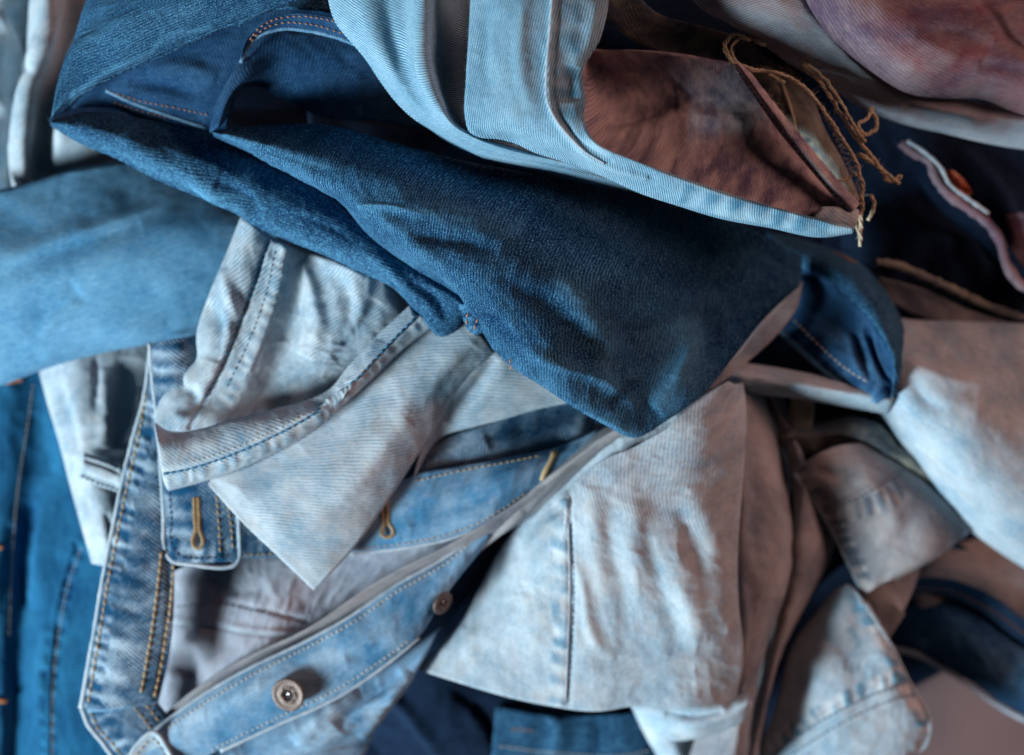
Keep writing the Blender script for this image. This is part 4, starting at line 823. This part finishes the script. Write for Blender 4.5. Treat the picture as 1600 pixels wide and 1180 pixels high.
hb = cloth('hem_band', lj, M['mauve'], [((212, 216, 218, 216), "1142,98 1172,140 1218,205 1270,268 1326,334"), ((217, 221, 222, 219), "1155,100 1184,140 1231,204 1284,268 1336,328"), ((210, 214, 215, 211), "1166,102 1196,141 1245,202 1298,266 1345,318")], r=1.6, step=2.2, noise=[(0.8, 12, 12)],
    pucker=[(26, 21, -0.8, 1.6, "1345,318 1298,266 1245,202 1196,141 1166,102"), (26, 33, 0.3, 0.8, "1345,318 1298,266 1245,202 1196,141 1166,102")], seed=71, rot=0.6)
stitches(hb, "1150,106 1180,148 1226,210 1279,274 1326,328", M['darkthread'], lj, rad=0.35, seed=42)
cap = cloth('hem_fold', lj, M['paleleg'], [((214, 212), "1262,352 1300,364 1332,364"), ((221, 217), "1270,340 1305,346 1342,346"), ((219, 215), "1285,322 1315,322 1343,326")], r=2.4, step=2.2, noise=[(0.7, 10, 10)], seed=72, stains_shade=[(-0.4, 9, "1285,348 1300,335"), (-0.3, 8, "1318,352 1328,338")])
# left limb with folds
hl = cloth('left_leg', lj, M['light'], [((236, 234, 228, 222, 214), "507,-50 510,-10 522,32 546,62 568,88 592,124 620,160 645,183 668,198 692,216 716,232 742,244 790,257 850,268 920,285 1000,300"),
    ((250, 250, 246, 238, 222), "570,-50 572,0 580,50 600,100 625,140 660,180 690,206 720,225 760,242 850,260 920,276 1000,292"),
    ((254, 254, 252, 242, 222), "630,-50 632,0 634,50 640,100 655,140 680,180 700,202 730,220 780,238 860,254 930,270 1000,284"),
    ((266, 266, 260, 248, 222), "664,-50 662,0 660,50 662,95 672,135 690,170 706,192 736,212 790,232 860,248 930,262 1000,276"),
    ((244, 242, 240, 236, 214), "690,-50 690,0 694,50 690,95 696,135 706,165 720,188 750,206 800,224 870,240 930,254 1000,268"),
    ((234, 232, 230, 226, 208), "740,-50 740,0 744,50 744,95 750,135 760,165 770,185 790,200 820,212 880,228 940,244 1000,258")], r=4, edge=(10, 3, 3, 3), step=2.1, noise=[(1.3, 60, 26), (0.35, 14, 10, 1)],
    creases=[(2.2, 12, 8, "668,-20 660,50 662,110 690,175"), (-1.5, 8, 12, "600,-20 615,60 640,130"), (1.2, 16, 12, "560,-20 580,60 610,120"), (-2.0, 6, 7, "705,60 700,120 712,180")], seed=56, rot=1.78)
hr = cloth('right_leg', lj, M['light'], [((262, 262, 258, 250, 246, 236, 226, 212), "736,-50 734,0 731,60 727,130 726,180 733,204 750,213 778,216 804,223 834,236 870,247 905,258 950,277 1000,300 1060,320 1130,341 1200,354 1290,370 1334,364"),
    ((270, 270, 268, 262, 254, 242, 232, 218), "790,-50 788,0 785,60 782,120 784,160 792,186 812,202 840,216 868,230 896,240 930,253 975,272 1020,289 1075,308 1140,329 1205,344 1290,361 1336,361"),
    ((272, 272, 270, 264, 256, 246, 234, 222), "868,-50 866,0 861,60 856,120 858,160 866,184 880,204 898,222 918,238 940,249 968,262 1005,275 1050,291 1100,306 1160,324 1215,336 1290,353 1337,357"),
    ((266, 266, 268, 270, 264, 250, 236, 222), "955,-50 952,0 938,60 911,112 915,150 914,185 922,207 934,222 955,234 978,243 1005,254 1040,266 1080,280 1130,297 1180,313 1230,327 1300,345 1338,353")], r=3.5, edge=(9, 5, 3, 4), step=2.0,
    noise=[(1.2, 60, 22), (0.35, 14, 10, 1)], creases=[(1.4, 3, 6, "868,-30 862,50 857,120 860,165 882,205 915,236 950,256 1010,275", 0), (-0.8, 3, 3, "876,-30 870,50 865,120 868,165 890,202 922,232 955,250", 0),
    (-3, 10, 16, "900,105 892,125 893,160"), (1.8, 14, 12, "820,-20 812,60 815,120 830,170"), (-1.2, 10, 10, "760,0 756,80 760,150"), (1.5, 8, 10, "930,0 920,60 896,100")],
    pucker=[(46, 44, -0.26, 0.5, "955,252 920,232 888,200 866,160 862,120 866,50 870,-30"), (34, 38, -0.45, 0.5, "1338,362 1290,366 1200,350 1130,336 1060,314")],
    stains_shade=[(0.25, 4, "866,-30 860,50 855,120 858,165 880,205 913,238 948,260 1005,278"), (-0.3, 16, "1180,312 1200,330"), (-0.3, 12, "1265,325 1275,345")], seed=57, planar=(0.5, -0.5))
bead(hr, "865,-30 859,50 854,120 856,160 868,186 888,212 912,236 945,256", M['edge'], lj, 'side_seam', rad=0.65, lift=0.0)

# ============ 13. dark indigo jeans ===========================================================
dj = thing('dark_indigo_jeans', 'dark indigo jeans twisted diagonally across the middle of the pile', 'jeans', 650, 350, 100)
p = cloth('opening_shade_fill', dj, M['navy'], [((60, 70, 60), "300,60 500,40 760,60"), ((60, 70, 80), "300,150 520,150 800,220"), ((90, 110, 130), "340,240 560,240 900,330")], r=3, step=5, noise=[(2, 30, 30)], seed=66)  # dark sheet added to keep the opening black, painted shade
p = cloth('gap_shade_fill', dj, M['navy'], [((146, 146, 100), "480,170 760,220 1280,330"), ((156, 150, 100), "480,260 760,320 1280,430")], r=3, step=5, noise=[(2, 30, 30)], seed=67)  # added navy filler, its colour stands for shadow under the light jeans
p = cloth('tip_shade_lining', dj, M['navy'], [((176, 170, 172), "70,184 120,146 200,120 300,90"), ((166, 164, 168), "78,192 150,196 230,205 330,215")], r=1.5, step=3, noise=[(0.8, 14, 14)], seed=69)  # coloured near black so the opening at the tip reads as shade
p = cloth('inside_leg', dj, M['indigoin'], [((178, 184, 186), "110,168 170,168 230,190 300,212 360,225"), ((186, 190, 190), "150,120 230,130 300,150 360,170"), ((186, 192, 196), "170,100 260,60 360,20 460,-20 520,-60")], r=2, step=2.8, noise=[(1.2, 22, 16)],
    creases=[(2.4, 12, 16, "230,110 290,105 340,120"), (-2, 10, 10, "200,130 260,135 310,150")], seed=58)
stitches(p, "182,146 220,158 270,168 326,180", M['orange'], dj, rad=0.34, seed=33, length=5, gap=4)
stitches(p, "178,160 215,172 265,184 322,196", M['orange'], dj, rad=0.34, seed=34, length=5, gap=4)
bead(p, "166,142 205,160 255,178 322,200", M['edgeblue'], dj, 'inner_seam', rad=0.9)
p = cloth('lower_leg', dj, M['indigo'], [((188, 186, 190, 196, 200), "74,186 130,172 230,184 330,200 430,240 520,295 620,375 730,450"), ((194, 198, 202, 206, 208), "74,190 150,202 250,235 350,275 450,320 560,380 650,435 730,478"),
    ((184, 188, 192, 196, 198), "74,194 112,218 180,247 245,281 325,314 368,334 396,352 440,372 505,398 560,424 616,452 652,490 690,526 716,514 732,492")], r=5, edge=(2, 9, 3, 3), step=2.3, noise=[(1.8, 36, 22), (0.6, 12, 10, 1)],
    creases=[(-3.2, 8, 10, "340,285 372,300 396,318 398,345"), (3.0, 10, 10, "300,270 360,320 400,330"), (2.4, 10, 16, "200,230 300,275 420,330"), (-2.2, 10, 12, "420,330 500,350 570,390"), (2.6, 8, 12, "560,390 620,430 660,470"), (-2.6, 8, 8, "640,440 680,470 700,500")], stains_shade=[(0.16, 7, "110,212 200,246 280,284 340,300"), (0.2, 3, "300,290 330,300 372,306 392,318"), (0.14, 10, "440,362 520,398 600,440")], seed=59)
p = cloth('upper_flap', dj, M['indigo'], [((196, 204, 212, 220, 226), "74,188 98,166 130,142 172,118 232,92 300,62 370,32 440,6 520,-30"), ((202, 212, 220, 226, 230), "78,166 120,110 180,80 260,44 340,10 440,-30 540,-70"), ((198, 206, 212, 218), "98,100 114,50 130,0 150,-40 190,-80")], r=5, edge=(4, 6, 3, 3), step=2.4,
    noise=[(1.6, 36, 26), (0.5, 12, 10, 1)], creases=[(2.0, 6, 10, "110,150 180,104 260,66 360,24 440,-8"), (1.8, 12, 16, "160,90 220,50 280,20"), (-1.5, 12, 14, "200,100 300,52 400,10")], stains_shade=[(0.2, 4, "110,150 180,104 235,82 250,62 330,42"), (0.12, 14, "140,60 220,30 300,10"), (0.15, 5, "80,176 110,150 150,122")], seed=60)
p = cloth('pocket_lining', dj, M['indigoin'], [((206, 206, 200, 196), "326,206 331,176 350,132 378,88 396,56 430,0 470,-40"), ((214, 212, 204, 200), "342,196 360,150 384,118 404,84 440,50 500,20 540,-20"), ((200, 204, 204, 200), "352,184 366,140 400,128 430,110 480,80 540,60 600,20"),
    ((184, 190, 190, 190), "362,170 368,136 400,132 436,152 500,180 600,190 720,215")], r=2.5, edge=(6, 1.5, 2, 2), step=2.4, noise=[(1.2, 24, 18)], creases=[(1.6, 5, 8, "340,180 362,130 386,90")], seed=61)
pw = cloth('waistband', dj, M['indigoin'], [((212, 216, 214, 212), "376,96 388,72 406,54 436,44 480,46 530,58 620,96"), ((218, 222, 220, 216), "378,76 392,48 415,30 450,20 500,22 560,38 640,76")], r=1.6, step=2.4, noise=[(0.6, 12, 10)], seed=62)
stitches(pw, "384,80 396,60 412,45 440,36 486,38 536,52", M['orange'], dj, rad=0.42, seed=35, length=5, gap=4)
stitches(pw, "390,62 404,44 424,32 452,26 500,28 550,42", M['orange'], dj, rad=0.42, seed=36, length=5, gap=4)
bead(pw, "376,98 388,74 406,56 436,46 480,48 530,60 600,90", M['edgeblue'], dj, 'waistband_edge', rad=1.0)
p = cloth('waist_panel', dj, M['indigo'], [((206, 210, 210), "372,40 420,16 480,14 560,30 640,60"), ((200, 204, 204), "380,-60 440,-60 520,-50 640,-20")], r=2, step=3, noise=[(1.4, 24, 18)], seed=63)
p = cloth('facing', dj, M['taupe'], [((136, 150, 164), "1256,440 1246,480 1212,526 1166,568 1108,612"), ((132, 146, 160), "1240,438 1212,472 1180,510 1140,552 1096,606")], r=1.5, step=2.6, noise=[(0.6, 12, 12)], seed=64)
bead(p, "1252,442 1228,462 1204,490 1172,530 1142,566 1102,608", M['edge'], dj, 'hem_edge', rad=0.55, lift=2.4)
gm = cloth('main_leg', dj, M['indigo'], [((204, 200, 206, 210, 200, 180, 148), "327,203 370,196 420,192 520,194 620,222 720,248 850,272 1000,305 1150,345 1256,400"),
    ((210, 222, 232, 242, 240, 214, 188, 160, 144), "328,204 420,224 520,246 640,284 760,320 900,360 1050,396 1180,415 1256,428"),
    ((210, 222, 236, 246, 248, 230, 196, 164, 144), "329,206 428,238 525,280 640,335 760,380 900,430 1040,450 1170,450 1254,438"),
    ((208, 216, 228, 240, 246, 238, 210, 186, 164, 144), "330,208 430,248 520,300 610,370 710,425 820,490 930,540 1040,540 1150,490 1252,442"),
    ((204, 204, 212, 214, 208, 198, 148), "331,211 398,241 468,271 528,311 572,364 648,420 706,454 728,470 744,500 776,552 812,582 850,606 905,642 945,664 990,685 1046,656 1108,608 1150,556 1202,492 1252,446")], r=5, edge=(4, 11, 3, 2), step=2.0,
    noise=[(2.0, 46, 28), (0.6, 14, 12, 1), (0.25, 5, 5)],
    creases=[(2.6, 8, 14, "345,208 410,236 470,262 530,300"), (2.2, 10, 12, "540,300 600,340 660,390 720,430"), (-2.6, 14, 12, "600,372 680,372 780,392"), (2.0, 16, 10, "560,320 640,325 700,345"),
    (-1.8, 20, 18, "780,440 850,470 900,520 930,580"), (2.4, 26, 20, "860,440 920,500 955,560 960,600"), (-1.5, 18, 18, "970,500 990,550 1000,590"), (7.0, 26, 28, "1050,500 1068,540 1060,590 1020,640"),
    (-1.5, 16, 18, "1100,480 1112,530 1100,570"), (-2.6, 6, 8, "948,634 975,610 1010,590"), (3, 12, 10, "780,500 850,560 930,590 1000,640"), (-2.2, 10, 10, "740,480 790,520 850,545"),
    (-2.5, 20, 16, "1000,420 1080,440 1160,440"), (-1.8, 5, 8, "735,500 765,500 790,510"), (1.8, 6, 6, "728,520 760,540 800,545"), (1.4, 4, 6, "560,318 620,326 670,340")], stains_shade=[(0.20, 4, "352,210 400,222 440,232 470,250 520,262"), (0.22, 2.2, "566,320 600,322 640,328 672,334 690,344"), (0.15, 6, "655,412 700,440 730,470"), (0.14, 16, "620,300 720,330 800,360"), (0.16, 10, "545,330 575,372 640,412"), (0.18, 14, "880,440 930,520 950,600"), (0.2, 22, "1060,520 1070,560 1030,620"), (0.24, 8, "905,636 950,662 990,680"), (0.12, 18, "800,580 880,610 960,650"), (-0.2, 50, "1190,370 1200,430 1160,520")], seed=65, planar=(0.35, -0.35))  # the last, wide negative dye entry paints shade on the right end
sn = cloth('seam_end', dj, M['indigo'], [((214, 213, 210), "716,474 722,494 730,514 742,524"), ((219, 218, 214), "734,476 738,494 746,510 756,520"), ((216, 215, 210), "752,484 758,498 768,512 776,522")], r=1.6, step=1.8, noise=[(0.5, 5, 5)], seed=70, pucker=[(30, 12, 0.3, 0.5, "742,524 730,514 722,494 716,474")])
stitches(sn, "737,480 731,492 730,510", M['orange'], dj, rad=0.5, length=8, gap=2.5, seed=37, jit=0.2, single=True)
stitches(sn, "753,489 745,502 741,516", M['orange'], dj, rad=0.5, length=8, gap=2.5, seed=38, jit=0.2, single=True)
stitches(gm, "797,561 800,578", M['orange'], dj, rad=0.45, length=7, gap=2.5, seed=39, jit=0.2, single=True)

def fringe(pt, line, parent, mat, n, lmin=2, lmax=7, rad=0.09, seed=0, side=1, name='frayed_fibres'):
    """fine loose fibres growing out of a torn edge"""
    rnd = random.Random(seed); L = smooth_line(pts(line)); tot = arclen(L)[-1]; parts = []
    for i in range(n):
        s = rnd.uniform(0, tot); q = at_len(L, [s, min(tot, s + 2)]); t = q[1] - q[0]; t = t[:2] / max(1e-6, np.linalg.norm(t[:2]))
        nrm = np.array([-t[1], t[0]]) * side
        P, nn = on(pt, q[:1], 0.2); d2 = nrm * rnd.uniform(0.5, 1.2) + t * rnd.uniform(-0.9, 0.9)
        d = np.array([d2[0], -d2[1], rnd.uniform(-0.2, 0.7)]); l = rnd.uniform(lmin, lmax) * 1e-3; c = np.array([rnd.uniform(-1, 1), rnd.uniform(-1, 1), -0.6]) * 0.45
        parts.append(tube_data(np.array([P[0] + (d*u + c*u*u) * l for u in np.linspace(0, 1, 6)]), rad*1e-3, 3))
    return link(name, mesh_mixed(name, parts, mat), parent, kind='stuff')
fringe(fr, "1190,100 1230,112 1260,140 1290,190 1318,250 1345,310", lj, M['cotton'], 120, 1.0, 4, 0.09, 1, -1)
fringe(fr, "1175,112 1205,162 1238,215 1276,270 1316,320", lj, M['cotton'], 120, 1, 3.5, 0.08, 2, 1)
fringe(sh, "1192,142 1240,202 1295,270 1342,330", lj, M['cotton'], 120, 0.8, 2.5, 0.07, 3, -1)
fringe(po, "324,760 372,814 430,868 486,920", pj, M['palethread'], 90, 0.4, 1.2, 0.05, 4, 1)

fringe(gm, "331,205 420,236 520,300 640,410", dj, M['bluethread'], 90, 0.4, 1.1, 0.035, 5, 1)
fringe(hr, "734,40 727,130 735,205 800,223 905,258 1060,320", lj, M['palethread'], 110, 0.3, 1.0, 0.035, 6, 1)
fringe(gm, "760,520 820,590 900,642 985,684", dj, M['bluethread'], 90, 0.4, 1.2, 0.04, 7, 1)
